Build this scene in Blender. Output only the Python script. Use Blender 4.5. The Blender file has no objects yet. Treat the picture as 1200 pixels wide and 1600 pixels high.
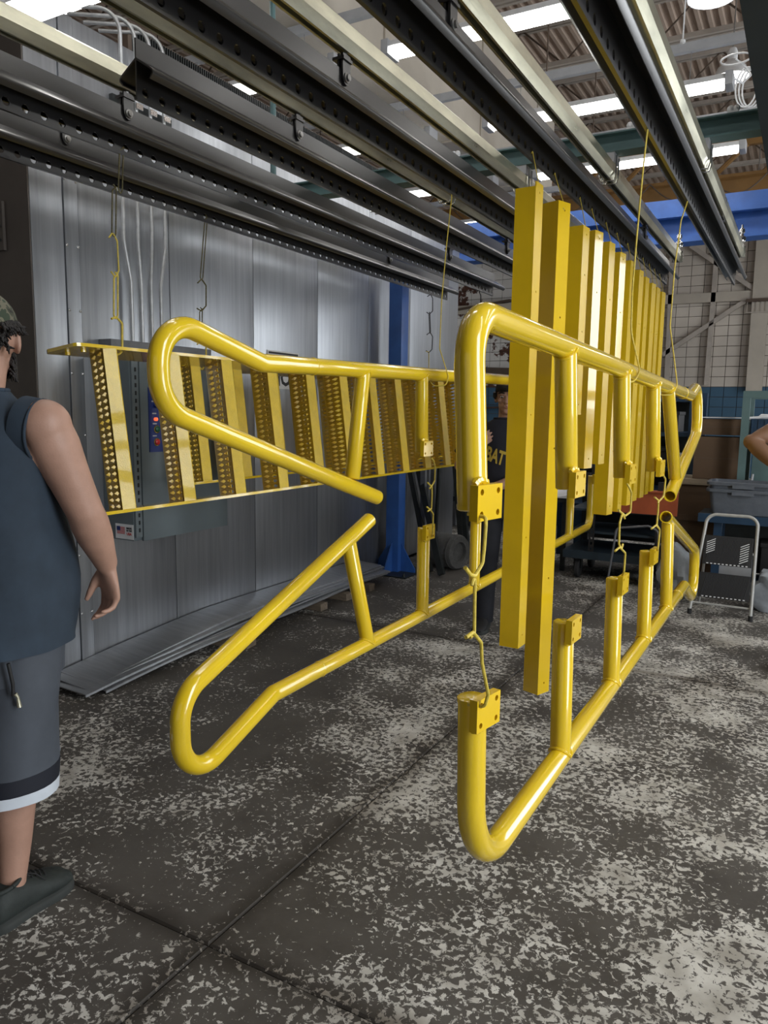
import bpy, bmesh, math, random
from mathutils import Vector as V, Matrix, Euler
random.seed(7)
sc = bpy.context.scene
COL = sc.collection
PI = math.pi
R = math.radians

# ---------------------------------------------------------------- camera
F = 1180.0                                   # focal length in pixels of the 1200x1600 frame
DX = V((0.874, 0.486, 0.014)); DY = V((0.077, -0.110, -0.991)); DF = V((-0.480, 0.867, -0.134))
DF.normalize(); DX = (DX - DX.dot(DF) * DF).normalized(); DY = DF.cross(DX)
CP = V((0, 0, 1.5))
cam = bpy.data.cameras.new('camera'); camo = bpy.data.objects.new('camera', cam); COL.objects.link(camo)
cam.sensor_fit = 'VERTICAL'; cam.sensor_height = 36.0; cam.lens = F * 36.0 / 1600.0
cam.clip_start = 0.05; cam.clip_end = 200
m = Matrix((DX, -DY, -DF)).transposed().to_4x4(); m.translation = CP
camo.matrix_world = m
sc.camera = camo
def ray(x, y): return DX * ((x - 600) / F) + DY * ((y - 800) / F) + DF
def onX(x, y, X): r = ray(x, y); return CP + r * (X / r.x)
def onY(x, y, Y): r = ray(x, y); return CP + r * (Y / r.y)
def onZ(x, y, Z): r = ray(x, y); return CP + r * ((Z - 1.5) / r.z)

# ---------------------------------------------------------------- world, daylight, exposure
w = bpy.data.worlds.new('world'); sc.world = w; w.use_nodes = True
w.node_tree.nodes['Background'].inputs[0].default_value = (0.95, 0.97, 1.0, 1)
w.node_tree.nodes['Background'].inputs[1].default_value = 0.35
vs = sc.view_settings
vs.view_transform = 'Standard'; vs.look = 'None'; vs.gamma = 1.0; vs.use_curve_mapping = False
vs.exposure = 0.0
def area(name, loc, direction, sx, sy, power, col=(1, 1, 1)):
    l = bpy.data.lights.new(name, 'AREA'); l.shape = 'RECTANGLE'; l.size = sx; l.size_y = sy; l.energy = power; l.color = col
    o = bpy.data.objects.new(name, l); COL.objects.link(o); o.location = loc
    o.rotation_euler = V(direction).to_track_quat('-Z', 'Z').to_euler()
    return o
area('daylight_right_door', (5.7, 1.2, 1.95), (-1, 0, -0.03), 10.0, 2.3, 760, (0.93, 0.97, 1.0))
area('daylight_far_door', (5.7, 12.5, 3.0), (-1, -0.1, -0.05), 6.0, 4.6, 520, (0.93, 0.97, 1.0))

# ---------------------------------------------------------------- materials
def nodes(name):
    mt = bpy.data.materials.new(name); mt.use_nodes = True
    nt = mt.node_tree; b = nt.nodes['Principled BSDF']
    return mt, nt, b
def N(nt, typ, **kw):
    n = nt.nodes.new(typ)
    for k, v in kw.items():
        if k in n.inputs: n.inputs[k].default_value = v
        else: setattr(n, k, v)
    return n
def ramp(nt, fac, stops):
    r = nt.nodes.new('ShaderNodeValToRGB'); el = r.color_ramp.elements
    while len(el) < len(stops): el.new(0.5)
    for e, (p, c) in zip(el, stops): e.position = p; e.color = c if len(c) == 4 else (*c, 1)
    nt.links.new(fac, r.inputs[0]); return r
def mat(name, col, rough=0.5, metal=0.0, var=0.12, scale=6.0, bump=0.0, bscale=60.0, coat=0.0, stretch=(1, 1, 1), spec=0.5, rvar=0.0, emit=0.0):
    mt, nt, b = nodes(name)
    tc = N(nt, 'ShaderNodeTexCoord'); mp = N(nt, 'ShaderNodeMapping'); mp.inputs['Scale'].default_value = stretch
    nt.links.new(tc.outputs['Object'], mp.inputs[0])
    nz = N(nt, 'ShaderNodeTexNoise', Scale=scale, Detail=5.0, Roughness=0.6); nt.links.new(mp.outputs[0], nz.inputs['Vector'])
    lo = tuple(max(0, c * (1 - var)) for c in col); hi = tuple(min(1, c * (1 + var)) for c in col)
    rp = ramp(nt, nz.outputs[0], [(0.3, lo), (0.7, hi)])
    nt.links.new(rp.outputs[0], b.inputs['Base Color'])
    b.inputs['Roughness'].default_value = rough; b.inputs['Metallic'].default_value = metal
    b.inputs['Coat Weight'].default_value = coat; b.inputs['Coat Roughness'].default_value = 0.06 if name.startswith('yellow') else 0.22
    b.inputs['Specular IOR Level'].default_value = spec
    if rvar:
        mr = N(nt, 'ShaderNodeMapRange'); mr.inputs[3].default_value = max(0.03, rough - rvar); mr.inputs[4].default_value = rough + rvar
        nt.links.new(nz.outputs[0], mr.inputs[0]); nt.links.new(mr.outputs[0], b.inputs['Roughness'])
    if bump:
        n2 = N(nt, 'ShaderNodeTexNoise', Scale=bscale, Detail=3.0); nt.links.new(mp.outputs[0], n2.inputs['Vector'])
        bp = N(nt, 'ShaderNodeBump', Strength=bump, Distance=0.01); nt.links.new(n2.outputs[0], bp.inputs['Height'])
        nt.links.new(bp.outputs[0], b.inputs['Normal'])
    if emit:
        b.inputs['Emission Color'].default_value = (*col, 1); b.inputs['Emission Strength'].default_value = emit
    return mt
M = {}
M['yellow'] = mat('yellow_gloss_paint', (0.79, 0.55, 0.016), 0.19, 0, 0.05, 3, 0.02, 90, 0.8)
M['yellow_flat'] = mat('yellow_sheet_paint', (0.76, 0.505, 0.010), 0.22, 0, 0.06, 4, 0.03, 60, 0.5)
M['yellow_rough'] = mat('yellow_textured_paint', (0.76, 0.53, 0.016), 0.28, 0, 0.10, 20, 0.30, 220, 0.4)
M['hook'] = mat('yellow_crusted_wire', (0.60, 0.46, 0.06), 0.45, 0.0, 0.2, 40, 0.3, 120)
M['hook_dark'] = mat('dark_wire', (0.10, 0.085, 0.03), 0.45, 0.3, 0.5, 30, 0.3, 120)
M['bar'] = mat('black_painted_bar', (0.012, 0.0115, 0.0125), 0.34, 0.0, 0.25, 8, 0.02, 80, 0.55, (1, 0.2, 1), 0.7, 0.05)
M['zinc'] = mat('zinc_yellow_track', (0.66, 0.64, 0.50), 0.30, 0.9, 0.28, 9, 0.04, 50, 0, (1, 0.25, 1), 0.5, 0.10)
M['blackhole'] = mat('dark_slot', (0.008, 0.008, 0.008), 0.8)
M['steel'] = mat('bare_steel', (0.42, 0.42, 0.42), 0.35, 0.9, 0.2, 20)
M['chrome'] = mat('chrome', (0.8, 0.8, 0.8), 0.12, 1.0, 0.05)
M['conduit'] = mat('galvanised_conduit', (0.50, 0.51, 0.52), 0.4, 0.6, 0.15, 20)
M['grey_paint'] = mat('grey_cabinet_paint', (0.13, 0.16, 0.175), 0.42, 0, 0.06, 5)
M['light_grey'] = mat('light_grey_paint', (0.42, 0.43, 0.45), 0.45, 0.1, 0.1, 5)
M['blue'] = mat('blue_column_paint', (0.030, 0.105, 0.36), 0.38, 0, 0.15, 6)
M['crane_blue'] = mat('blue_crane_paint', (0.035, 0.12, 0.42), 0.45, 0, 0.2, 3)
M['rack_blue'] = mat('dark_blue_rack_paint', (0.014, 0.042, 0.085), 0.5, 0, 0.2, 6)
M['teal'] = mat('teal_beam_paint', (0.085, 0.16, 0.165), 0.5, 0, 0.15, 4)
M['teal_light'] = mat('pale_teal_rack_paint', (0.10, 0.165, 0.165), 0.5, 0, 0.15, 4)
M['dark_teal'] = mat('dark_slate_paint', (0.018, 0.030, 0.042), 0.5, 0, 0.15, 4)
M['beige'] = mat('beige_duct_paint', (0.50, 0.45, 0.38), 0.6, 0, 0.10, 1.5)
M['ochre'] = mat('ochre_crane_paint', (0.24, 0.125, 0.035), 0.6, 0, 0.2, 2)
M['deck'] = mat('brown_roof_deck', (0.46, 0.36, 0.29), 0.65, 0.1, 0.18, 1.2)
M['joist'] = mat('joist_paint', (0.48, 0.43, 0.38), 0.6, 0.1, 0.15, 3)
M['rod'] = mat('dark_brown_rod', (0.10, 0.07, 0.05), 0.7)
M['white_plastic'] = mat('white_fixture', (0.72, 0.73, 0.74), 0.4)
M['label_white'] = mat('white_label', (0.75, 0.76, 0.77), 0.5, 0, 0.04)
M['black'] = mat('matt_black', (0.012, 0.012, 0.013), 0.6)
M['rubber'] = mat('black_rubber', (0.018, 0.018, 0.019), 0.75)
M['panel_blue'] = mat('blue_control_panel', (0.012, 0.030, 0.16), 0.4)
M['red'] = mat('red_button', (0.50, 0.02, 0.02), 0.35)
M['green'] = mat('green_button', (0.01, 0.10, 0.05), 0.35)
M['red_lamp'] = mat('lit_red_lamp', (1.0, 0.16, 0.06), 0.4, emit=0.9)
M['wood'] = mat('weathered_wood', (0.17, 0.135, 0.10), 0.8, 0, 0.35, 9, 0.3, 60, 0, (1, 6, 6))
M['pale_wood'] = mat('pale_board', (0.24, 0.19, 0.13), 0.75, 0, 0.25, 9, 0.2, 60, 0, (1, 6, 6))
M['cardboard'] = mat('brown_cardboard', (0.105, 0.064, 0.036), 0.85, 0, 0.12, 5)
M['orange'] = mat('orange_brown_beam', (0.33, 0.070, 0.022), 0.6, 0, 0.2, 5)
M['tote'] = mat('grey_plastic_tote', (0.115, 0.13, 0.155), 0.5, 0, 0.12, 20, 0.1, 80)
M['bag'] = mat('clear_plastic_bag', (0.33, 0.36, 0.39), 0.35, 0, 0.2, 6, 0.6, 14)
M['paper'] = mat('white_sheet', (0.62, 0.62, 0.62), 0.7)
M['dark_steel'] = mat('dark_bar_stock', (0.022, 0.026, 0.026), 0.5, 0.3, 0.3, 10)
M['mid_steel'] = mat('grey_bar_stock', (0.16, 0.165, 0.175), 0.5, 0.4, 0.25, 8)
M['brown_steel'] = mat('rusty_bar_stock', (0.07, 0.045, 0.038), 0.65, 0.2, 0.3, 10)
M['cement'] = mat('grey_cement_drum', (0.10, 0.10, 0.098), 0.9, 0, 0.3, 12, 0.4, 60)
M['alu'] = mat('grey_enamel_tube', (0.45, 0.45, 0.43), 0.4, 0.2, 0.1, 20)
M['skin'] = mat('skin', (0.42, 0.245, 0.18), 0.5, 0, 0.10, 14, 0.06, 200)
M['skin_tan'] = mat('tanned_skin', (0.22, 0.115, 0.065), 0.5, 0, 0.10, 14, 0.06, 200)
M['shirt'] = mat('slate_blue_cotton', (0.022, 0.036, 0.055), 0.85, 0, 0.25, 7, 0.35, 9)
M['shorts'] = mat('grey_shorts_fabric', (0.060, 0.070, 0.088), 0.75, 0, 0.18, 6, 0.35, 8)
M['navy'] = mat('navy_band', (0.006, 0.008, 0.016), 0.75)
M['white_band'] = mat('white_band', (0.55, 0.60, 0.66), 0.75)
M['shoe'] = mat('dark_green_shoe', (0.022, 0.028, 0.026), 0.7, 0, 0.3, 20, 0.3, 40)
M['sole'] = mat('shoe_sole', (0.030, 0.034, 0.032), 0.8)
M['hair'] = mat('dark_hair', (0.012, 0.009, 0.008), 0.6, 0, 0.3, 60, 0.8, 120)
M['tee'] = mat('black_navy_cotton', (0.012, 0.013, 0.022), 0.85, 0, 0.2, 8, 0.3, 12)
M['jeans'] = mat('dark_denim', (0.010, 0.011, 0.016), 0.85, 0, 0.3, 12)
M['print'] = mat('yellow_print', (0.55, 0.40, 0.06), 0.7)
M['eye'] = mat('eye_white', (0.6, 0.58, 0.55), 0.3)
M['lip'] = mat('lip', (0.30, 0.12, 0.10), 0.5)
M['beige_tile'] = mat('cream_wall_tile', (0.44, 0.39, 0.335), 0.6, 0, 0.12, 0.9)
M['glow'] = None

def glow(name, col, strength):
    mt, nt, b = nodes(name)
    b.inputs['Base Color'].default_value = (*col, 1); b.inputs['Emission Color'].default_value = (*col, 1); b.inputs['Emission Strength'].default_value = strength
    return mt
M['glow'] = glow('lit_diffuser', (1.0, 0.985, 0.95), 12.0)

def camo_mat():
    mt, nt, b = nodes('camouflage_cloth')
    tc = N(nt, 'ShaderNodeTexCoord'); nz = N(nt, 'ShaderNodeTexNoise', Scale=22.0, Detail=3.0)
    nt.links.new(tc.outputs['Object'], nz.inputs['Vector'])
    r = ramp(nt, nz.outputs[0], [(0.0, (0.02, 0.02, 0.015)), (0.45, (0.05, 0.055, 0.035)), (0.52, (0.14, 0.13, 0.09)), (0.60, (0.035, 0.05, 0.03))])
    r.color_ramp.interpolation = 'CONSTANT'
    nt.links.new(r.outputs[0], b.inputs['Base Color']); b.inputs['Roughness'].default_value = 0.85
    return mt
M['camo'] = camo_mat()

def oven_mat():
    mt, nt, b = nodes('aluminised_sheet')
    tc = N(nt, 'ShaderNodeTexCoord'); mp = N(nt, 'ShaderNodeMapping'); mp.inputs['Scale'].default_value = (1, 9, 0.35)
    nt.links.new(tc.outputs['Object'], mp.inputs[0])
    n1 = N(nt, 'ShaderNodeTexNoise', Scale=3.0, Detail=6.0, Roughness=0.65); nt.links.new(mp.outputs[0], n1.inputs['Vector'])
    n2 = N(nt, 'ShaderNodeTexNoise', Scale=2.2, Detail=4.0); nt.links.new(tc.outputs['Object'], n2.inputs['Vector'])
    r = ramp(nt, n1.outputs[0], [(0.25, (0.31, 0.325, 0.35)), (0.75, (0.46, 0.48, 0.51))])
    nt.links.new(r.outputs[0], b.inputs['Base Color'])
    b.inputs['Metallic'].default_value = 0.85
    mr = N(nt, 'ShaderNodeMapRange'); mr.inputs[3].default_value = 0.27; mr.inputs[4].default_value = 0.44
    nt.links.new(n2.outputs[0], mr.inputs[0]); nt.links.new(mr.outputs[0], b.inputs['Roughness'])
    bp = N(nt, 'ShaderNodeBump', Strength=0.05, Distance=0.01); nt.links.new(n1.outputs[0], bp.inputs['Height']); nt.links.new(bp.outputs[0], b.inputs['Normal'])
    return mt
M['oven'] = oven_mat()
M['oven_dark'] = mat('shade_brown_metal', (0.13, 0.115, 0.105), 0.5, 0.7, 0.12, 3)  # the shade on the oven's near end is put into this darker colour

def floor_mat(joints=True):
    mt, nt, b = nodes('flaking_concrete')
    g = N(nt, 'ShaderNodeNewGeometry'); P = g.outputs['Position']
    big = N(nt, 'ShaderNodeTexNoise', Scale=0.85, Detail=2.0); nt.links.new(P, big.inputs['Vector'])
    mid = N(nt, 'ShaderNodeTexNoise', Scale=3.4, Detail=4.0, Roughness=0.6); nt.links.new(P, mid.inputs['Vector'])
    fine = N(nt, 'ShaderNodeTexNoise', Scale=44.0, Detail=8.0, Roughness=0.66, Distortion=0.6); nt.links.new(P, fine.inputs['Vector'])
    # where worn paint survives: more towards +x (the traffic side), less by the oven
    sx = N(nt, 'ShaderNodeSeparateXYZ'); nt.links.new(P, sx.inputs[0])
    grad = N(nt, 'ShaderNodeMapRange'); grad.inputs[1].default_value = -2.3; grad.inputs[2].default_value = -0.7; grad.inputs[3].default_value = -0.045; grad.inputs[4].default_value = 0.035
    nt.links.new(sx.outputs[0], grad.inputs[0])
    def mth(op, a, bb):
        n = N(nt, 'ShaderNodeMath', operation=op)
        for i, v in enumerate((a, bb)):
            if isinstance(v, (int, float)): n.inputs[i].default_value = v
            else: nt.links.new(v, n.inputs[i])
        return n.outputs[0]
    s = mth('ADD', mth('MULTIPLY', big.outputs[0], 0.42), mth('MULTIPLY', mid.outputs[0], 0.40))
    s = mth('ADD', s, mth('MULTIPLY', fine.outputs[0], 0.95))
    s = mth('ADD', s, grad.outputs[0])
    mk = ramp(nt, s, [(0.925, (0, 0, 0)), (0.94, (1, 1, 1))])
    dirt = N(nt, 'ShaderNodeTexNoise', Scale=2.3, Detail=8.0, Roughness=0.7); nt.links.new(P, dirt.inputs['Vector'])
    base = ramp(nt, dirt.outputs[0], [(0.25, (0.036, 0.031, 0.027)), (0.5, (0.080, 0.072, 0.063)), (0.75, (0.108, 0.099, 0.088))])
    pv = N(nt, 'ShaderNodeTexNoise', Scale=9.0, Detail=6.0); nt.links.new(P, pv.inputs['Vector'])
    paint = ramp(nt, pv.outputs[0], [(0.3, (0.36, 0.34, 0.30)), (0.65, (0.66, 0.645, 0.60))])
    mx = N(nt, 'ShaderNodeMix', data_type='RGBA'); nt.links.new(mk.outputs[0], mx.inputs[0]); nt.links.new(base.outputs[0], mx.inputs[6]); nt.links.new(paint.outputs[0], mx.inputs[7])
    # dirt packed along the slab joints
    wob = N(nt, 'ShaderNodeTexNoise', Scale=5.0, Detail=5.0); nt.links.new(P, wob.inputs['Vector'])
    off = mth('MULTIPLY', mth('SUBTRACT', wob.outputs[0], 0.5), 0.10)
    dx = mth('ABSOLUTE', mth('PINGPONG', mth('ADD', mth('ADD', sx.outputs[0], 1.36), off), 1.5), 0)
    dy = mth('ABSOLUTE', mth('PINGPONG', mth('ADD', mth('SUBTRACT', sx.outputs[1], 1.47), off), 1.5), 0)
    dm = mth('MINIMUM', dx, dy)
    jr = ramp(nt, mth('MULTIPLY', dm, 10.0), [(0.03, (0.42, 0.39, 0.36)), (0.75, (1, 1, 1))])
    mu = N(nt, 'ShaderNodeMix', data_type='RGBA', blend_type='MULTIPLY'); mu.inputs[0].default_value = 1.0
    nt.links.new(mx.outputs[2], mu.inputs[6]); nt.links.new(jr.outputs[0], mu.inputs[7])
    nt.links.new(mu.outputs[2], b.inputs['Base Color'])
    rr = N(nt, 'ShaderNodeMapRange'); rr.inputs[3].default_value = 0.50; rr.inputs[4].default_value = 0.8
    nt.links.new(dirt.outputs[0], rr.inputs[0]); nt.links.new(rr.outputs[0], b.inputs['Roughness'])
    bp = N(nt, 'ShaderNodeBump', Strength=0.35, Distance=0.004); nt.links.new(mth('ADD', mk.outputs[0], mth('MULTIPLY', fine.outputs[0], 0.6)), bp.inputs['Height'])
    nt.links.new(bp.outputs[0], b.inputs['Normal'])
    return mt
M['floor'] = floor_mat()

def tile_mat(name, col, peel, amount):
    mt, nt, b = nodes(name)
    g = N(nt, 'ShaderNodeNewGeometry')
    n1 = N(nt, 'ShaderNodeTexNoise', Scale=1.1, Detail=7.0, Roughness=0.65); nt.links.new(g.outputs['Position'], n1.inputs['Vector'])
    n2 = N(nt, 'ShaderNodeTexNoise', Scale=0.6, Detail=4.0); nt.links.new(g.outputs['Position'], n2.inputs['Vector'])
    c1 = ramp(nt, n2.outputs[0], [(0.3, tuple(c * 0.8 for c in col)), (0.7, tuple(min(0.85, c * 1.1) for c in col))])
    k = ramp(nt, n1.outputs[0], [(amount, (0, 0, 0)), (amount + 0.02, (1, 1, 1))])
    mx = N(nt, 'ShaderNodeMix', data_type='RGBA'); nt.links.new(k.outputs[0], mx.inputs[0]); nt.links.new(c1.outputs[0], mx.inputs[6]); mx.inputs[7].default_value = (*peel, 1)
    nt.links.new(mx.outputs[2], b.inputs['Base Color']); b.inputs['Roughness'].default_value = 0.65
    return mt
M['tile'] = tile_mat('cream_wall_tile', (0.62, 0.56, 0.49), (0.05, 0.035, 0.03), 0.72)
M['tile_peel'] = tile_mat('peeling_white_tile', (0.78, 0.76, 0.73), (0.09, 0.035, 0.022), 0.545)
M['tile_blue'] = tile_mat('blue_wall_tile', (0.045, 0.115, 0.19), (0.16, 0.18, 0.20), 0.70)

# ---------------------------------------------------------------- helpers
def tag(o, label=None, cat=None, group=None, kind=None):
    if label: o['label'] = label
    if cat: o['category'] = cat
    if group: o['group'] = group
    if kind: o['kind'] = kind
    return o
ORG = {}
def empty(name, loc, label=None, cat=None, group=None, kind=None, rz=0.0):
    o = bpy.data.objects.new(name, None); COL.objects.link(o); o.location = loc; o.rotation_euler = (0, 0, rz)
    o.empty_display_size = 0.1; ORG[o.name] = V(loc)
    return tag(o, label, cat, group, kind)

class MB:
    def __init__(s): s.v = []; s.f = []
    def add(s, vs_, fs_):
        k = len(s.v); s.v += [V(p) for p in vs_]; s.f += [[i + k for i in f] for f in fs_]; return s
    def box(s, lo, hi, rot=None, piv=None):
        x0, y0, z0 = lo; x1, y1, z1 = hi
        vs_ = [V(p) for p in ((x0, y0, z0), (x1, y0, z0), (x1, y1, z0), (x0, y1, z0), (x0, y0, z1), (x1, y0, z1), (x1, y1, z1), (x0, y1, z1))]
        if rot is not None:
            piv = V(piv) if piv is not None else (V(lo) + V(hi)) / 2
            vs_ = [rot @ (p - piv) + piv for p in vs_]
        return s.add(vs_, [[0, 3, 2, 1], [4, 5, 6, 7], [0, 1, 5, 4], [1, 2, 6, 5], [2, 3, 7, 6], [3, 0, 4, 7]])
    def cbox(s, c, size, rot=None):
        c = V(c); h = V(size) / 2
        return s.box(c - h, c + h, rot, c)
    def bbox(s, lo, hi, b=0.005, rot=None):
        # box with bevelled vertical-profile edges (all 12 edges chamfered)
        bm = bmesh.new(); bmesh.ops.create_cube(bm, size=1)
        lo = V(lo); hi = V(hi); c = (lo + hi) / 2; d = hi - lo
        for vv in bm.verts: vv.co = V((vv.co.x * d.x, vv.co.y * d.y, vv.co.z * d.z))
        bmesh.ops.bevel(bm, geom=list(bm.edges), offset=b, segments=2, affect='EDGES', profile=0.7)
        bm.verts.index_update()
        vs_ = [(rot @ vv.co if rot is not None else vv.co) + c for vv in bm.verts]
        s.add(vs_, [[vv.index for vv in f.verts] for f in bm.faces]); bm.free(); return s
    def tube(s, pts, r, seg=12, caps=True, ry=None, up=None):
        pts = [V(p) for p in pts]; n = len(pts)
        rs = r if isinstance(r, (list, tuple)) else [r] * n
        rys = ry if isinstance(ry, (list, tuple)) else ([ry] * n if ry else rs)
        T = []
        for i in range(n):
            a = pts[max(i - 1, 0)]; c = pts[min(i + 1, n - 1)]
            t1 = (pts[i] - a); t2 = (c - pts[i])
            t = (t1.normalized() if t1.length > 1e-9 else V((0, 0, 0))) + (t2.normalized() if t2.length > 1e-9 else V((0, 0, 0)))
            T.append(t.normalized() if t.length > 1e-9 else V((0, 0, 1)))
        u = V(up) if up is not None else (V((1, 0, 0)) if abs(T[0].x) < 0.8 else V((0, 1, 0)))
        u = (u - u.dot(T[0]) * T[0]).normalized()
        k = len(s.v)
        for i in range(n):
            u = (u - u.dot(T[i]) * T[i])
            u = u.normalized() if u.length > 1e-6 else V((0, 0, 1))
            wv = T[i].cross(u)
            for j in range(seg):
                a = 2 * PI * j / seg
                s.v.append(pts[i] + u * (math.cos(a) * rs[i]) + wv * (math.sin(a) * rys[i]))
        for i in range(n - 1):
            for j in range(seg):
                j2 = (j + 1) % seg
                s.f.append([k + i * seg + j, k + i * seg + j2, k + (i + 1) * seg + j2, k + (i + 1) * seg + j])
        if caps:
            s.f.append([k + j for j in reversed(range(seg))]); s.f.append([k + (n - 1) * seg + j for j in range(seg)])
        return s
    def cyl(s, a, b, r0, r1=None, seg=16, caps=True): return s.tube([a, b], [r0, r0 if r1 is None else r1], seg, caps)
    def disc_lathe(s, c, prof, seg=24, axis=V((0, 0, 1))):
        axis = V(axis).normalized(); c = V(c)
        u = axis.orthogonal().normalized(); wv = axis.cross(u); k = len(s.v); n = len(prof)
        for (rr, hh) in prof:
            for j in range(seg):
                a = 2 * PI * j / seg; s.v.append(c + axis * hh + (u * math.cos(a) + wv * math.sin(a)) * rr)
        for i in range(n - 1):
            for j in range(seg):
                j2 = (j + 1) % seg; s.f.append([k + i * seg + j, k + i * seg + j2, k + (i + 1) * seg + j2, k + (i + 1) * seg + j])
        if prof[0][0] > 1e-6: s.f.append([k + j for j in reversed(range(seg))])
        if prof[-1][0] > 1e-6: s.f.append([k + (n - 1) * seg + j for j in range(seg)])
        return s
    def sphere(s, c, rx, ry=None, rz=None, seg=16, rings=10, rot=None):
        ry = rx if ry is None else ry; rz = rx if rz is None else rz; c = V(c)
        k = len(s.v)
        for i in range(rings + 1):
            th = PI * i / rings
            for j in range(seg):
                a = 2 * PI * j / seg
                p = V((rx * math.sin(th) * math.cos(a), ry * math.sin(th) * math.sin(a), rz * math.cos(th)))
                s.v.append(c + (rot @ p if rot is not None else p))
        for i in range(rings):
            for j in range(seg):
                j2 = (j + 1) % seg; s.f.append([k + i * seg + j, k + (i + 1) * seg + j, k + (i + 1) * seg + j2, k + i * seg + j2])
        return s
    def loft(s, rings, caps=True, closed=True):
        n = len(rings[0]); k = len(s.v)
        for rg in rings: s.v += [V(p) for p in rg]
        for i in range(len(rings) - 1):
            for j in range(n if closed else n - 1):
                j2 = (j + 1) % n; s.f.append([k + i * n + j, k + i * n + j2, k + (i + 1) * n + j2, k + (i + 1) * n + j])
        if caps: s.f.append([k + j for j in reversed(range(n))]); s.f.append([k + (len(rings) - 1) * n + j for j in range(n)])
        return s
    def prism(s, prof, a, b, ux, uz):
        # profile points (p, q) swept from point a to point b
        ux = V(ux); uz = V(uz); A = V(a); B = V(b)
        return s.loft([[A + ux * p + uz * q for p, q in prof], [B + ux * p + uz * q for p, q in prof]])
    def holed(s, org, eu, ev, nu, nv, pu, pv, r, th, nseg=8, ru=None, du=0.0, dv=0.0):
        # sheet of nu x nv cells, each with a round hole, thickness th along eu x ev
        org = V(org); eu = V(eu); ev = V(ev); nn = eu.cross(ev).normalized(); ru = ru or r
        for iu in range(nu):
            for iv in range(nv):
                c = org + eu * (pu * (iu + 0.5)) + ev * (pv * (iv + 0.5))
                o4 = []
                for j in range(nseg):
                    a = 2 * PI * (j + 0.5) / nseg; ca, sa = math.cos(a), math.sin(a)
                    t = min(pu / 2 / abs(ca) if abs(ca) > 1e-6 else 9, pv / 2 / abs(sa) if abs(sa) > 1e-6 else 9)
                    o4.append((ca * t, sa * t))
                if nseg == 12:
                    hu, hv = pu / 2, pv / 2
                    o4 = [(hu, hv * 0.27), (hu, hv), (hu * 0.27, hv), (-hu * 0.27, hv), (-hu, hv), (-hu, hv * 0.27), (-hu, -hv * 0.27), (-hu, -hv), (-hu * 0.27, -hv), (hu * 0.27, -hv), (hu, -hv), (hu, -hv * 0.27)]
                if nseg == 8:   # snap to corners
                    hu, hv = pu / 2, pv / 2
                    o4 = [(hu, hv * 0.3), (hu * 0.3, hv), (-hu * 0.3, hv), (-hu, hv * 0.3), (-hu, -hv * 0.3), (-hu * 0.3, -hv), (hu * 0.3, -hv), (hu, -hv * 0.3)]
                k = len(s.v)
                for sd in (0.5, -0.5):
                    for (a, b_) in o4: s.v.append(c + eu * a + ev * b_ + nn * th * sd)
                    for j in range(nseg):
                        a = 2 * PI * (j + 0.5) / nseg; s.v.append(c + eu * (du * (1 if iu * 2 >= nu else -1) + math.cos(a) * ru) + ev * (dv * (1 if iv * 2 >= nv else -1) + math.sin(a) * r) + nn * th * sd)
                    for cu, cv in ((1, 1), (-1, 1), (-1, -1), (1, -1)): s.v.append(c + eu * (cu * pu / 2) + ev * (cv * pv / 2) + nn * th * sd)
                st = 2 * nseg + 4
                for sd in (0, 1):
                    b0 = k + sd * st
                    for j in range(nseg):
                        j2 = (j + 1) % nseg
                        f = [b0 + j, b0 + j2, b0 + nseg + j2, b0 + nseg + j]
                        s.f.append(f if sd == 0 else f[::-1])
                    for ci, (a, b_) in enumerate(((0, 1), (2, 3), (4, 5), (6, 7)) if nseg == 8 else ()):
                        f = [b0 + a, b0 + 2 * nseg + ci, b0 + b_]
                        s.f.append(f if sd == 0 else f[::-1])
                for j in range(nseg):
                    j2 = (j + 1) % nseg; s.f.append([k + nseg + j, k + nseg + j2, k + st + nseg + j2, k + st + nseg + j])
        A = [org, org + eu * (nu * pu), org + eu * (nu * pu) + ev * (nv * pv), org + ev * (nv * pv)]
        for i in range(4):
            p, q = A[i], A[(i + 1) % 4]; h = nn * th * 0.5
            s.add([p - h, q - h, q + h, p + h], [[0, 1, 2, 3]])
        return s
    def build(s, name, mt, parent=None, smooth=True, ang=40, **tg):
        if parent is not None:
            o0 = ORG[parent.name]
        else:
            lo = V((min(p.x for p in s.v), min(p.y for p in s.v), min(p.z for p in s.v))); hi = V((max(p.x for p in s.v), max(p.y for p in s.v), max(p.z for p in s.v)))
            o0 = V(((lo.x + hi.x) / 2, (lo.y + hi.y) / 2, lo.z))
        me = bpy.data.meshes.new(name); me.from_pydata([tuple(p - o0) for p in s.v], [], s.f); me.update()
        bm = bmesh.new(); bm.from_mesh(me); bmesh.ops.recalc_face_normals(bm, faces=bm.faces); bm.to_mesh(me); bm.free()
        if mt is not None: me.materials.append(M[mt] if isinstance(mt, str) else mt)
        if smooth:
            me.polygons.foreach_set('use_smooth', [True] * len(me.polygons)); me.set_sharp_from_angle(angle=R(ang))
        o = bpy.data.objects.new(name, me); COL.objects.link(o)
        if parent is not None: o.parent = parent
        else: o.location = o0
        ORG[o.name] = o0
        return tag(o, **tg)

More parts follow.
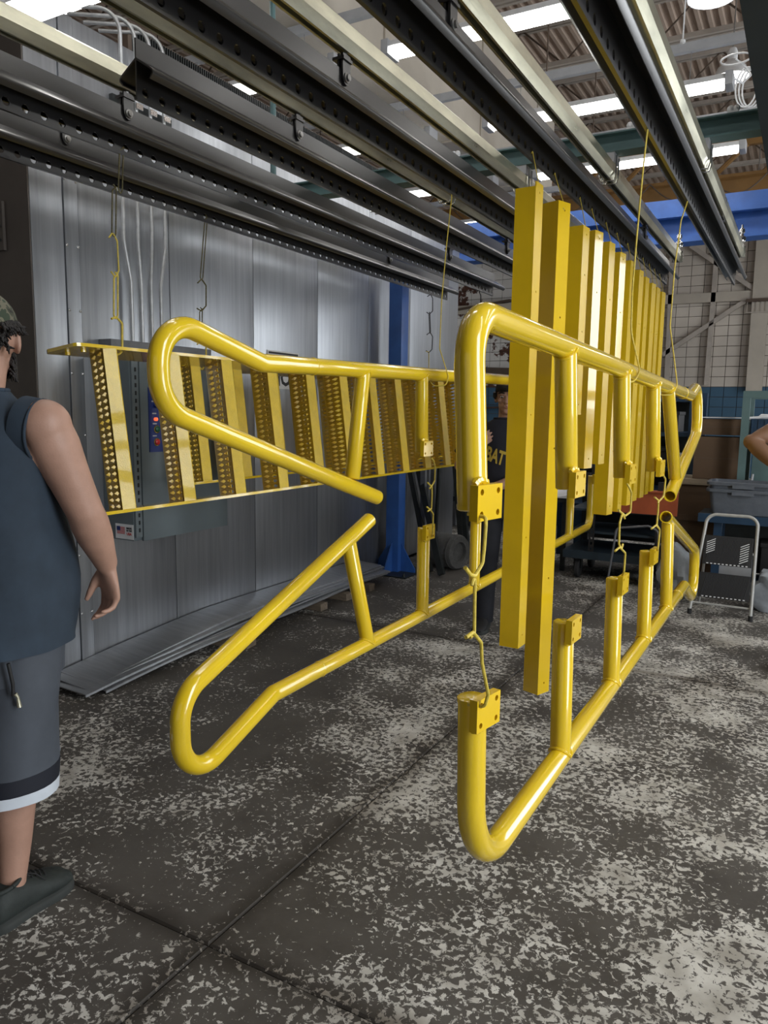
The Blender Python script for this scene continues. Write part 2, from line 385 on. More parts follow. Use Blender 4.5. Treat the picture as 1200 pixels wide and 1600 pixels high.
def fillet(pts, rad, n=10):
    pts = [V(p) for p in pts]; out = [pts[0]]
    for i in range(1, len(pts) - 1):
        r = rad[i - 1] if isinstance(rad, (list, tuple)) else rad
        a = (pts[i - 1] - pts[i]).normalized(); b = (pts[i + 1] - pts[i]).normalized()
        ang = a.angle(b)
        if r <= 1e-6 or abs(ang - PI) < 1e-3: out.append(pts[i]); continue
        t = r / math.tan(ang / 2); bis = (a + b).normalized(); c = pts[i] + bis * (r / math.sin(ang / 2))
        p0 = pts[i] + a * t; p1 = pts[i] + b * t
        v0 = (p0 - c); v1 = (p1 - c); tot = v0.angle(v1)
        for j in range(n + 1):
            s_ = j / n
            q = (v0 * math.sin((1 - s_) * tot) + v1 * math.sin(s_ * tot)) / max(math.sin(tot), 1e-6)
            out.append(c + q)
    out.append(pts[-1]); return out

def text_mesh(txt, size, name, mt, parent, loc, ex, ez, extr=0.0008, bold=0.0, shear=0.0):
    cu = bpy.data.curves.new(name, 'FONT'); cu.body = txt; cu.size = size; cu.extrude = extr; cu.offset = bold; cu.shear = shear
    cu.align_x = 'CENTER'; cu.align_y = 'CENTER'; cu.resolution_u = 2
    o = bpy.data.objects.new(name, cu); COL.objects.link(o); bpy.context.view_layer.update()
    me = bpy.data.meshes.new_from_object(o.evaluated_get(bpy.context.evaluated_depsgraph_get()))
    bpy.data.objects.remove(o); bpy.data.curves.remove(cu)
    ex = V(ex).normalized(); ez = V(ez).normalized(); en = ex.cross(ez)
    o0 = ORG[parent.name]; loc = V(loc)
    for vv in me.vertices: p = vv.co; vv.co = loc + ex * p.x + ez * p.y + en * p.z - o0
    me.materials.clear(); me.materials.append(M[mt]); me.name = name
    o = bpy.data.objects.new(name, me); COL.objects.link(o); o.parent = parent; ORG[o.name] = o0
    return o

def copy_tree(o, parent=None):
    c = o.copy(); COL.objects.link(c); ORG[c.name] = ORG[o.name]
    if parent is not None: c.parent = parent
    for ch in list(o.children): copy_tree(ch, c)
    return c


# ================================================================ SETTING
# ---- floor: concrete slabs over a dirty bed, joints open by about 1 cm
fl = MB().box((-9.2, -5.0, -0.20), (5.9, 20.2, -0.014)).build('floor', M['floor'], smooth=False, kind='structure')
xs = [-9.2] + [-1.36 + 3.0 * k for k in range(-2, 3)] + [5.9]
ys = [-5.0] + [1.47 + 3.0 * k for k in range(-2, 7)] + [20.2]
for i in range(len(xs) - 1):
    for j in range(len(ys) - 1):
        if ys[j + 1] - ys[j] < 0.1: continue
        b = MB(); g = 0.0012
        x0, x1, y0, y1 = xs[i] + g, xs[i + 1] - g, ys[j] + g, ys[j + 1] - g
        e = 0.006
        b.loft([[(x0, y0, -0.10), (x1, y0, -0.10), (x1, y1, -0.10), (x0, y1, -0.10)], [(x0, y0, -e), (x1, y0, -e), (x1, y1, -e), (x0, y1, -e)],
                [(x0 + e, y0 + e, 0), (x1 - e, y0 + e, 0), (x1 - e, y1 - e, 0), (x0 + e, y1 - e, 0)]])
        b.build('concrete_slab', 'floor', fl, smooth=False)

# ---- oven enclosure on the left: the long sheet-metal wall
WX = -3.45; WTOP = 3.46; WY0 = 2.56; WY1 = 7.85
wl = MB().box((-8.8, WY0 + 0.02, 0.03), (WX - 0.012, WY1, WTOP - 0.02)).build('wall_left', 'oven', smooth=False, kind='structure')
edges = [WY0, 2.755, 2.845, 3.50, 4.30, 5.10, 5.90, 6.70, WY1]
for a, b_ in zip(edges[:-1], edges[1:]):
    proud = 0.006 if abs(b_ - 2.845) < 1e-3 else 0.0
    mb = MB(); g = 0.0025
    for (z0, z1) in ((0.03, WTOP - 0.16), (WTOP - 0.157, WTOP)):
        mb.bbox((WX - 0.012, a + g, z0), (WX + proud + (0.01 if z0 > 1 else 0), b_ - g, z1), 0.003)
    mb.build('metal_panel', 'oven', wl)
for yy in (2.765, 2.835):
    for k in range(10):
        MB().disc_lathe((WX + 0.006, yy, 0.35 + 0.33 * k), [(0.008, 0), (0.008, 0.003), (0.0, 0.006)], 8, (1, 0, 0)).build('rivet', 'steel', wl)
MB().box((WX, WY0 + 0.02, WTOP - 0.20), (WX + 0.03, WY1 - 0.02, WTOP - 0.17)).build('top_rail', 'light_grey', wl)
# near end of the oven, shade painted into its brown, with a hinge plate
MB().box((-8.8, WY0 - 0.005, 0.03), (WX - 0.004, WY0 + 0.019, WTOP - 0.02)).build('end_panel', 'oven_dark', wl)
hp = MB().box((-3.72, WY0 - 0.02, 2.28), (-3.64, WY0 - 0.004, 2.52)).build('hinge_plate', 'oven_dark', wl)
for zz in (2.33, 2.40, 2.47): MB().disc_lathe((-3.66, WY0 - 0.02, zz), [(0.008, 0), (0.008, 0.004), (0, 0.006)], 8, (0, -1, 0)).build('bolt', 'rubber', hp)

# sheets stacked along the foot of the oven, sagging on wooden blocks
sh = empty('sheet_metal_stack', (WX + 0.12, 4.2, 0.05), 'stack of long bare metal sheets lying along the foot of the silver oven wall', 'metal sheets')
for k, (x1, z, y0, y1) in enumerate(((-3.10, 0.078, 2.62, 5.70), (-3.12, 0.093, 2.50, 5.75), (-3.135, 0.108, 2.60, 5.70), (-3.155, 0.124, 2.54, 5.74), (-3.18, 0.140, 2.60, 5.70))):
    mb = MB(); n = 16; top = []; bot = []
    for j in range(n + 1):
        t = j / n; yy = y0 + (y1 - y0) * t
        zz = z + 0.010 * math.sin(t * 9 + k) * (0.3 if k > 2 else 1.0) + (0.012 * (1 - t) if k < 2 else 0)
        zz -= 0.012 * (1 - t) if k < 2 else 0; dr = max(0.0, 1 - t / 0.40) ** 1.4; zz -= dr * (0.062 + 0.008 * k)
        xx = x1 + 0.012 * math.sin(t * 5 + 2 * k)
        top.append([(WX + 0.01, yy, 0.165 + 0.016 * (k - 4) - dr * (0.062 + 0.008 * k)), (xx - 0.006, yy, zz + 0.006), (xx, yy, zz + 0.002), (xx + 0.002, yy, zz - 0.009), (xx - 0.003, yy, zz - 0.009), (xx - 0.006, yy, zz), (WX + 0.01, yy, 0.161 + 0.016 * (k - 4) - dr * (0.062 + 0.008 * k))])
    mb.loft(top); mb.build('metal_sheet', 'oven', sh)
def block(name, c, size, rz, label, mt='wood', cat='wood block'):
    MB().cbox(c, size, Matrix.Rotation(rz, 3, 'Z')).build(name, mt, smooth=False, label=label, cat=cat)
block('wood_block', (-3.14, 3.62, 0.031), (0.36, 0.11, 0.062), R(8), 'dirty wooden block under the metal sheets, nearest the man in the sleeveless shirt')
pl = empty('pallet', (-3.2, 4.98, 0), 'end of a wooden pallet under the metal sheets near the blue column', 'pallet')
for yy in (4.62, 4.98, 5.34): MB().cbox((-3.24, yy, 0.03), (0.36, 0.09, 0.055)).build('bearer', 'wood', pl, smooth=False)

# ---- far wall: cream tiles above, blue tiles below
FY = 20.0
TW, TH = 0.30, 0.24
wb = MB().box((-12, FY + 0.03, 0), (5.9, FY + 0.2, 9.0)).build('wall_back', 'rod', smooth=False, kind='structure')
tile_me = {}
def tile(x, z, key):
    if key not in tile_me:
        o = MB().bbox((-TW / 2 + 0.006, 0, -TH / 2 + 0.006), (TW / 2 - 0.006, 0.04, TH / 2 - 0.006), 0.006)
        me = bpy.data.meshes.new('wall_tile'); me.from_pydata([tuple(p) for p in o.v], [], o.f); me.materials.append(M[key]); me.update(); tile_me[key] = me
    o = bpy.data.objects.new('wall_tile', tile_me[key]); COL.objects.link(o); o.parent = wb
    o.location = V((x, FY - 0.006, z)) - ORG[wb.name]
    return o
rest = {k: MB() for k in ('tile', 'tile_peel', 'tile_blue')}
nsing = 0
for i in range(-40, 20):
    for j in range(38):
        x = (i + 0.5) * TW; z = (j + 0.5) * TH
        key = 'tile_blue' if z < 2.16 else ('tile_peel' if x < -5.2 else 'tile')
        if z > 9: continue
        vis = (-2.55 < x < -0.3 and 2.0 < z < 5.0) or (-8.75 < x < -6.9 and 1.7 < z < 4.9)
        if vis and nsing < 295: tile(x, z, key); nsing += 1
        else: rest[key].box((x - TW / 2 + 0.006, FY - 0.006, z - TH / 2 + 0.006), (x + TW / 2 - 0.006, FY + 0.034, z + TH / 2 - 0.006))
for k, mb in rest.items(): mb.build('wall_tiles', k, wb, smooth=False, kind='stuff')
# steel framing on the far wall
def bar_y(name, px0, px1, wd, mt, d=0.10, Y=FY - 0.08):
    a = onY(*px0, Y); b_ = onY(*px1, Y); t = (b_ - a).normalized(); n = V((t.z, 0, -t.x)) * (wd / 2)
    mb = MB(); dd = V((0, -d, 0))
    mb.loft([[a - n, a + n, a + n + dd, a - n + dd], [b_ - n, b_ + n, b_ + n + dd, b_ - n + dd]])
    return mb.build(name, mt, wb, smooth=False)
bar_y('wall_girt', (700, 486), (1240, 459), 0.22, 'beige')
bar_y('diagonal_brace', (1036, 555), (1172, 466), 0.10, 'joist')
bar_y('diagonal_brace', (1080, 385), (1178, 452), 0.10, 'joist')
bar_y('wall_column', (1196, 370), (1178, 612), 0.34, 'beige', 0.16)
bar_y('wall_column', (1122, 380), (1104, 602), 0.10, 'joist')
bar_y('wall_column', (1052, 380), (1042, 602), 0.10, 'joist')
bar_y('wall_pipe', (700, 488), (800, 470), 0.06, 'rod', 0.14)
bar_y('wall_ledge', (690, 578), (870, 583), 0.20, 'rod', 0.10)
bar_y('wall_pipe', (690, 640), (900, 632), 0.05, 'brown_steel', 0.14)
bx = empty('wall_box', onY(1183, 486, FY - 0.25), 'wire fronted metal box high on the cream tile wall at the right', 'box')
p = onY(1183, 478, FY - 0.2)
MB().cbox(p + V((0.1, 0, 0.12)), (0.66, 0.25, 0.07)).build('hood', 'rod', bx, smooth=False)
for dx in (-0.2, -0.1, 0.0, 0.1, 0.2, 0.3): MB().cbox(p + V((dx, -0.08, -0.03)), (0.012, 0.012, 0.24)).build('grille_bar', 'joist', bx, smooth=False)
MB().cbox(p + V((0.05, -0.08, -0.15)), (0.58, 0.03, 0.02)).build('frame', 'joist', bx, smooth=False)

# ---- outer shell not seen by this view: side walls with a big door each
wr = MB()
wr.box((5.9, -5, 0), (6.1, -3.9, 9)).box((5.9, 6.4, 0), (6.1, 9.3, 9)).box((5.9, -3.9, 0), (6.1, 6.4, 0.75)).box((5.9, 15.7, 0), (6.1, 20.2, 9)).box((5.9, -3.9, 3.15), (6.1, 6.4, 9)).box((5.9, 9.3, 5.4), (6.1, 15.7, 9)).box((5.9, 9.3, 0), (6.1, 15.7, 0.6)).build('wall_right', 'oven_dark', smooth=False, kind='structure')
wf = MB()
wf.box((-9.2, -5.2, 0), (-2.2, -5, 9)).box((3.2, -5.2, 0), (6.1, -5, 9)).box((-2.2, -5.2, 4.4), (3.2, -5, 9)).build('wall_front', 'oven_dark', smooth=False, kind='structure')
MB().box((-12.2, -5.2, 0), (-12.0, 20.2, 9)).build('wall_far_left', 'beige', smooth=False, kind='structure')

# ---- ceiling: ribbed steel deck, bar joists, strut channels
CZ = 7.0
mb = MB(); prof = []
x = -12.0; pit = 0.15
while x < 6.0:
    prof += [(x, CZ), (x + 0.05, CZ), (x + 0.065, CZ + 0.05), (x + 0.135, CZ + 0.05)]; x += pit
mb.loft([[(a, -5.2, b_) for a, b_ in prof], [(a, 20.2, b_) for a, b_ in prof]], caps=False, closed=False)
ce = mb.build('ceiling', 'deck', smooth=False, kind='structure')
def joist(y):
    j = empty('trim_%d' % int(y * 10), (-3, y, CZ - 0.7), kind='structure')
    mb = MB()
    for dy in (-0.045, 0.045):
        mb.box((-11.9, y + dy - 0.025, CZ - 0.06), (5.9, y + dy + 0.025, CZ - 0.01)); mb.box((-11.9, y + dy - 0.025, CZ - 0.62), (5.9, y + dy + 0.025, CZ - 0.56))
    mb.build('joist_chords', 'joist', j, smooth=False)
    k = 0; x = -9.0
    while x < 4.0:
        MB().tube([(x, y, CZ - 0.59 if k % 2 else CZ - 0.03), (x + 0.62, y, CZ - 0.03 if k % 2 else CZ - 0.59)], 0.013, 6).build('web_rod', 'rod', j); x += 0.62; k += 1
for y in (5.4, 7.35, 9.3, 11.25, 13.2, 15.15, 17.1): joist(y)
for i, (y, z) in enumerate(((6.06, 4.89), (8.0, 4.89), (9.93, 4.89), (4.22, 4.89), (11.9, 4.89), (2.3, 4.89), (0.4, 4.89))):
    t = empty('trim_strut_%d' % i, (-3, y, z), kind='structure')
    MB().box((-9.0, y - 0.03, z - 0.03), (-3.6 if y > 11 else 5.8, y + 0.03, z + 0.05)).build('strut_channel', 'light_grey', t, smooth=False)
    for x in (-8, -5.2, -2.6, 0.2, 3): MB().cyl((x, y, z + 0.05), (x, y, CZ), 0.008, seg=6).build('hanger_rod', 'rod', t)
# boxed beige duct running the length of the hall over the oven
d = empty('overhead_duct', (-4.2, 8, 4.9), 'large boxed beige overhead duct running the length of the hall above the rails', 'duct')
MB().box((-4.80, 3.0, 4.96), (-3.90, 12.5, 6.2)).build('duct_box', 'beige', d, smooth=False)
for y in (4.4, 6.9, 9.4, 11.6): MB().box((-4.82, y, 4.945), (-3.88, y + 0.05, 6.22)).build('duct_flange', 'beige', d, smooth=False)
# dark longitudinal beam at the upper right edge
a = onX(1186, 20, -0.30); b_ = onX(1204, 170, -0.30)
bmz = (a.z + b_.z) / 2
MB().box((-0.30, 2.6, bmz - 0.28), (-0.10, 8.0, bmz + 0.16)).build('trim_90', 'dark_teal', smooth=False, kind='structure')

# teal cross beam that carries the tracks
tb = empty('cross_beam', (-2.0, 4.25, 2.87), 'teal steel cross beam the galvanised tracks hang from', 'beam')
mb = MB(); TBY, TBZ = 4.34, 2.93
mb.box((-3.4, TBY - 0.055, TBZ - 0.05), (2.5, TBY + 0.055, TBZ - 0.042)).box((-3.4, TBY - 0.055, TBZ + 0.042), (2.5, TBY + 0.055, TBZ + 0.05)).box((-3.4, TBY - 0.012, TBZ - 0.042), (2.5, TBY + 0.012, TBZ + 0.042))
mb.build('i_section', 'teal', tb, smooth=False)
for x in (-0.93, -0.44, -1.45, -1.95):
    MB().cbox((x, TBY, TBZ + 0.06), (0.05, 0.05, 0.02)).sphere((x - 0.013, TBY, TBZ + 0.085), 0.018, seg=8, rings=6).sphere((x + 0.013, TBY, TBZ + 0.085), 0.018, seg=8, rings=6).build('clamp_nut', 'label_white', tb)
for x in (2.4, -3.3): MB().cyl((x, TBY, TBZ + 0.05), (x, TBY, CZ - 0.6), 0.02, seg=8).build('hanger_rod', 'teal', tb)

# blue crane runway beam and the ochre girder behind it
cb = empty('crane_beam', (-2, 11.0, 3.8), 'bright blue overhead crane beam crossing beyond the rail ends', 'beam')
MB().box((-9, 10.95, 3.80), (3, 11.05, 4.12)).build('web', 'crane_blue', cb, smooth=False)
MB().box((-9, 10.85, 3.73), (3, 11.15, 3.80)).build('lower_flange', 'crane_blue', cb, smooth=False)
MB().box((-9, 10.80, 4.12), (3, 11.15, 4.20)).build('upper_flange', 'crane_blue', cb, smooth=False)
MB().box((-9, 10.70, 4.02), (3, 10.80, 4.24)).build('cover_strip', 'crane_blue', cb, smooth=False)
for x in (-8.6, 2.6): MB().box((x - 0.1, 10.9, 0), (x + 0.1, 11.1, 3.73)).build('column', 'crane_blue', cb, smooth=False)
og = empty('crane_girder', (-2, 14, 4.8), 'brown ochre crane girder with lattice behind the blue beam', 'girder')
MB().box((-9, 13.95, 4.75), (4, 14.05, 5.28)).build('web', 'ochre', og, smooth=False)
MB().box((-9, 13.8, 5.28), (4, 14.2, 5.33)).build('upper_flange', 'ochre', og, smooth=False)
MB().box((-9, 13.85, 5.76), (4, 13.95, 5.92)).build('walkway_rail', 'ochre', og, smooth=False)
MB().box((-9, 14.5, 6.10), (4, 14.6, 6.24)).build('walkway_rail', 'ochre', og, smooth=False)
for k in range(16):
    x = -8.4 + 0.75 * k
    MB().tube([(x, 13.9, 5.33), (x + 0.5, 13.9, 5.8)], 0.04, 6).build('lattice_bar', 'ochre', og)
for k in range(9):
    x = -6.2 + 0.9 * k
    pts = [(x + 0.9 * t, 13.75, 5.30 - 0.30 * math.sin(PI * t)) for t in [i / 10 for i in range(11)]]
    MB().tube(pts, 0.012, 5).build('festoon_cable', 'rod', og)
for x in (-8.8, 3.8): MB().box((x - 0.1, 13.9, 0), (x + 0.1, 14.1, 4.75)).build('column', 'ochre', og, smooth=False)

# ---- strip lights
def strip_light(x0, x1, y, z, label, q=1.0, wire=0.36):
    t = empty('strip_light', ((x0 + x1) / 2, y, z), label, 'light', 'overhead fluorescent strip lights')
    MB().loft([[(xx, y - 0.07 * q, z + 0.09), (xx, y + 0.07 * q, z + 0.09), (xx, y + 0.10 * q, z + 0.035), (xx, y - 0.10 * q, z + 0.035)] for xx in (x0, x1)]).build('housing', 'white_plastic', t, smooth=False)
    MB().loft([[(xx, y - 0.085 * q, z + 0.034), (xx, y + 0.085 * q, z + 0.034), (xx, y + 0.06 * q, z - 0.012), (xx, y - 0.06 * q, z - 0.012)] for xx in (x0 + 0.05, x1 - 0.05)]).build('diffuser', 'glow', t, smooth=False)
    for xx in (x0, x1):
        MB().bbox((xx - 0.035 * q, y - 0.105 * q, z - 0.02 * q), (xx + 0.035 * q, y + 0.105 * q, z + 0.10), 0.012).build('end_cap', 'light_grey', t)
    for xx in (x0 + 0.35, x1 - 0.35): MB().cyl((xx, y, z + 0.09), (xx, y, z + wire), 0.004, seg=6).build('hanging_wire', 'steel', t)
LZ = 4.5
for (x0, x1, y, lb) in ((-3.36, -0.98, 6.06, 'strip light nearest the camera over the yellow posts, in the row by the beige duct'),
                        (-3.22, -0.86, 8.0, 'middle strip light above the right-hand rails with a grey end box and coiled cord'),
                        (-3.30, -0.88, 9.93, 'farthest strip light of the right-hand column, just above the teal cross beam'),
                        (-6.30, -3.90, 4.22, 'nearest strip light over the oven, hidden behind its top from here'),
                        (-6.30, -3.90, 6.06, 'second strip light over the oven, seen small between the left rails'),
                        (-6.30, -3.90, 8.0, 'third strip light over the oven, seen small between the left rails'),
                        (-6.30, -3.90, 9.93, 'fourth strip light over the oven, seen small above the perforated bars'),
                        (-6.30, -3.90, 11.9, 'farthest strip light over the oven, close to the blue crane beam')):
    strip_light(x0, x1, y, LZ, lb)
for y, q in ((2.3, 'nearest'), (4.22, 'second'), (6.06, 'third'), (8.0, 'fourth'), (11.9, 'fifth'), (15.8, 'farthest')):
    strip_light(0.72, 3.14, y, LZ, 'added unseen strip light right of the view, %s of its column' % q)  # lamps added beyond the view to brighten the right-facing sides
strip_light(-3.30, -0.88, 2.3, LZ, 'added unseen strip light just above the top of the view, between the columns')  # lamp added out of view to light the load bar tops
lp = onZ(22, 33, 3.22)
strip_light(lp.x - 0.03, lp.x + 1.22, lp.y, 3.22, 'big bright strip light at the upper left corner, hung low before the silver oven', 0.72, CZ - 3.22)
def round_light(c, r, label):
    c = V(c); t = empty('round_light', c, label, 'light', 'round high bay lights')
    MB().disc_lathe(c, [(0.04, 0.34), (0.06, 0.30), (0.06, 0.2), (r * 0.75, 0.12), (r, 0.0), (r * 0.96, 0.0), (r * 0.7, 0.10), (0.0, 0.13)], 20).build('reflector', 'white_plastic', t)
    MB().disc_lathe(c, [(r * 0.94, 0.012), (0, 0.0)], 20).build('lens', 'glow' if r > 0.2 else 'white_plastic', t)
    MB().cyl(c + V((0, 0, 0.3)), (c.x, c.y, CZ), 0.008, seg=6).build('hanging_rod', 'steel', t)
round_light(onZ(1142, 122, 5.6), 0.215, 'round lit high bay lamp beside the coiled cord at the upper right')
round_light(onZ(1113, -4, 5.6), 0.24, 'round high bay lamp cut by the top edge of the view')
round_light(onZ(1183, 300, 5.3), 0.18, 'small pale round lamp hanging in front of the brown crane girder')
# coiled cord on the strut
cc = MB(); c0 = onZ(1168, 110, 4.95)
for k in range(3):
    cc.tube([c0 + V((0.10 * math.sin(a) + 0.03 * k, 0.02 * k, -0.16 - 0.19 * math.cos(a))) for a in [i * 2 * PI / 24 for i in range(25)]], 0.009, 6)
c1 = onZ(1150, 92, 5.0)
cc.tube([c1 + V((0.14 * math.sin(a), 0, 0.05 * math.cos(a))) for a in [i * 2 * PI / 20 for i in range(21)]], 0.009, 6)
cc.tube(fillet([(c1.x, c1.y, c1.z), onZ(1176, 115, 4.9), onZ(1160, 130, 4.6), (-0.83, 8.0, 4.56)], 0.08), 0.009, 6)
cc.build('power_cord', 'label_white', label='pale coiled power cord hung on the grey strut beside the strip light end', cat='cord')
pc = MB(); a = onZ(1073, 0, 4.9); b_ = V((a.x, a.y, 0)); b_ = onZ(1067, 61, 4.62)
pc.cyl(a + V((0, 0, 2.0)), b_, 0.006, seg=6).disc_lathe(b_ - V((0, 0, 0.03)), [(0.006, 0.03), (0.022, 0.02), (0.022, 0.0), (0, -0.01)], 10)
pc.build('pull_cord', 'label_white', label='thin pale pull cord hanging from the roof deck with a small white knob', cat='cord')

# ================================================================ OVERHEAD TRACKS AND LOAD BARS
BX = [-2.945, -2.477, -2.000, -1.527, -1.040, -0.573]
BE = [6.47, 6.40, 6.45, 6.45, 6.44, 6.64]
BS = [0.30, 0.30, 1.90, 0.30, 0.30, 0.30]
TS = [0.2] * 6
BL = ['lowest black perforated load bar, nearest the silver oven wall', 'second black load bar from the oven wall, with a row of half-moon holes',
      'black load bar whose cut end with drip shield shows at the upper left', 'fourth black load bar from the oven wall, holding the left handrails',
      'black load bar directly above the row of yellow angle posts', 'rightmost black load bar, above the right handrails']
TL = ['galvanised track above the load bar nearest the oven wall', 'galvanised track with a brownish top face, second from the oven wall',
      'galvanised yellowish track above the load bar with the cut end', 'galvanised yellow-green track above the fourth load bar, in front of the beige duct',
      'galvanised track above the bar that carries the yellow posts, ending in a chrome ball', 'rightmost galvanised track, ending in a chrome ball below the blue beam']
bar_web = {}
def load_bar(i):
    X = BX[i]; y0, y1 = BS[i], BE[i]
    t = empty('load_bar', (X, (y0 + y1) / 2, 2.5), BL[i], 'load bar', 'black load bars under the tracks')
    MB().box((X - 0.003, y0, 2.58), (X + 0.003, y1, 2.685)).build('web_plate', 'bar', t, smooth=False)
    n = int((y1 - y0) / 0.075); y1h = y0 + n * 0.075
    mb = MB()
    mb.holed((X, y0, 2.505), (0, 1, 0), (0, 0, 1), n, 1, 0.075, 0.044, 0.0150, 0.006, 12)
    mb.box((X - 0.003, y0, 2.549), (X + 0.003, y1h, 2.58))
    mb.box((X - 0.010, y0, 2.497), (X + 0.003, y1h, 2.505))
    mb.build('perforated_web', 'bar', t, smooth=False)
    for sg in (1, -1):
        pr = [(0.003, 2.624), (0.064, 2.5845), (0.0700, 2.5800), (0.0740, 2.5755), (0.0762, 2.5710), (0.0765, 2.5660), (0.0750, 2.5620), (0.062, 2.549), (0.059, 2.551), (0.0715, 2.565), (0.0725, 2.569), (0.070, 2.574), (0.003, 2.617)]
        MB().loft([[(X + sg * p, yy, q) for p, q in pr] for yy in (y0, y1 + (0.07 if sg > 0 else 0.05))]).build('drip_shield', 'bar', t, ang=34)
    ys_ = {0: (2.38, 5.35), 1: (2.30, 5.45), 2: (2.80, 5.4), 3: (2.42, 5.4), 4: (2.25, 5.4), 5: (2.3, 5.4)}[i]
    for yy in ys_:
        b = MB(); xx = X + 0.006
        sh = [(-0.024, 2.737), (0.024, 2.737), (0.026, 2.700), (0.024, 2.655), (0.015, 2.640), (0, 2.634), (-0.015, 2.640), (-0.024, 2.655), (-0.026, 2.700)]
        for x0, x1 in ((X + 0.004, X + 0.012), (X - 0.012, X - 0.004)):
            b.loft([[(x0, yy + p, q) for p, q in sh], [(x1, yy + p, q) for p, q in sh]])
        b.box((X - 0.03, yy - 0.03, 2.715), (X + 0.018, yy + 0.03, 2.725)); b.cyl((X, yy, 2.70), (X, yy, 2.744), 0.012, seg=8)
        br = b.build('hanger_bracket', 'bar', t)
        MB().disc_lathe((X + 0.012, yy, 2.66), [(0.017, 0), (0.017, 0.003), (0.011, 0.004), (0.011, 0.012), (0.0, 0.013)], 12, (1, 0, 0)).build('bolt', 'steel', br)
    return t
def track(i):
    X = BX[i]; y1 = 6.82 if i > 3 else 6.78; zc = 2.745 + (0.0)
    t = empty('overhead_track', (X, 3.5, zc), TL[i], 'track', 'galvanised overhead tracks')
    pr = [(-0.010, 0.000), (-0.019, 0.000), (-0.0345, 0.034), (-0.0345, 0.078), (-0.029, 0.084), (0.029, 0.084), (0.0345, 0.078), (0.0345, 0.034), (0.019, 0.000), (0.010, 0.000),
          (0.010, 0.004), (0.019, 0.004), (0.031, 0.037), (0.031, 0.079), (-0.031, 0.079), (-0.031, 0.037), (-0.019, 0.004), (-0.010, 0.004)]
    MB().loft([[(X + p, yy, zc + q) for p, q in pr] for yy in (TS[i], y1)]).build('track_channel', 'zinc', t, smooth=False)
    ob = MB()
    u = [(X + 0.040, TBY + 0.01, zc + 0.14)]
    arc = [(X + 0.042, zc + 0.12), (X + 0.042, zc + 0.02), (X + 0.034, zc - 0.006), (X - 0.034, zc - 0.006), (X - 0.042, zc + 0.02), (X - 0.042, zc + 0.12)]
    for dy in (-0.03, 0.03): ob.tube([(p, TBY + dy, q) for p, q in arc], 0.005, 8)
    ob.build('u_clamp', 'chrome', t)
    MB().box((X - 0.035, TBY - 0.05, zc + 0.085), (X + 0.035, TBY + 0.05, TBZ - 0.05)).build('spacer_block', 'light_grey', t, smooth=False)
    if i > 3:
        eb = MB(); yy = y1 - 0.02
        eb.disc_lathe((X + 0.01, yy, zc + 0.084), [(0.012, 0), (0.012, 0.02), (0.028, 0.03), (0.034, 0.05), (0.028, 0.068), (0.016, 0.075), (0.012, 0.09), (0.022, 0.10), (0.020, 0.125), (0.008, 0.135), (0.006, 0.16), (0, 0.162)], 14)
        eb.box((X - 0.04, yy - 0.0, zc - 0.005), (X + 0.045, yy + 0.012, zc + 0.08))
        eb.build('end_stop', 'chrome', t)
    return t
for i in range(6): load_bar(i); track(i)
# ends of tracks out of view are held to the roof
for i in range(6):
    pass

# ---- conduits and vents on the oven wall
cd = [((530 / 3, 20), 1), ((0, 0), 0)]
def conduit(pts, label, r=0.0105):
    t = MB().tube(fillet(pts, 0.12, 8), r, 10)
    o = t.build('conduit', 'conduit', label=label, cat='conduit', group='conduits down the oven wall')
lbs = ['conduit on the oven wall, leftmost of the four, bending over at the top', 'conduit on the oven wall, second from the left', 'conduit on the oven wall, third from the left', 'conduit on the oven wall, rightmost of the four']
pxb = [(204, 560), (221, 560), (238, 560), (257, 560)]
for k in range(4):
    Xc = WX + 0.045
    yb = 3.155 + 0.075 * k; yt = 3.13 + 0.105 * k
    pts = [(Xc, yb, 1.80), (Xc, yb, 2.20), (Xc, yt - 0.02, 2.42), (Xc, yt, 3.40 + 0.02 * k), (Xc, yt, 3.62), (WX - 0.25, yt - 0.2, 3.62)]
    conduit(pts, lbs[k])
vb = empty('strut_bracket', (WX + 0.02, 3.36, 3.18), 'short black strut bracket clamping the conduits to the oven wall', 'bracket')
MB().box((WX + 0.001, 3.08, 3.13), (WX + 0.027, 3.52, 3.18)).build('strut', 'dark_steel', vb, smooth=False)
for k in range(4): MB().box((WX + 0.062, 3.105 + 0.105 * k, 3.14), (WX + 0.068, 3.155 + 0.105 * k, 3.17)).build('clamp', 'chrome', vb, smooth=False)
gr = empty('roof_grille', (WX - 0.3, 4.6, WTOP), 'dark louvred grille standing on top of the oven', 'grille')
MB().box((WX - 0.32, 3.45, WTOP - 0.019), (WX - 0.28, 6.6, WTOP + 0.30)).build('backing', 'rod', gr, smooth=False)
mb = MB()
for k in range(150): mb.box((WX - 0.28, 3.47 + 0.0205 * k, WTOP), (WX - 0.25, 3.477 + 0.0205 * k, WTOP + 0.28))
mb.build('louvre_slats', 'dark_steel', gr, smooth=False, kind='stuff')
for yy in (3.45, 6.56): MB().box((WX - 0.28, yy, WTOP - 0.019), (WX - 0.24, yy + 0.03, WTOP + 0.30)).build('end_frame', 'rod', gr, smooth=False)
jb = empty('junction_box', (WX - 0.25, 3.0, 3.6), 'pale junction box above the top of the oven near the big light', 'box')
MB().bbox((WX - 0.5, 2.65, 3.53), (WX - 0.15, 2.9, 3.72), 0.01).build('cover', 'beige', jb)
MB().cyl((WX - 0.3, 2.8, WTOP - 0.021), (WX - 0.3, 2.8, 3.53), 0.02, seg=8).build('stem', 'conduit', jb)

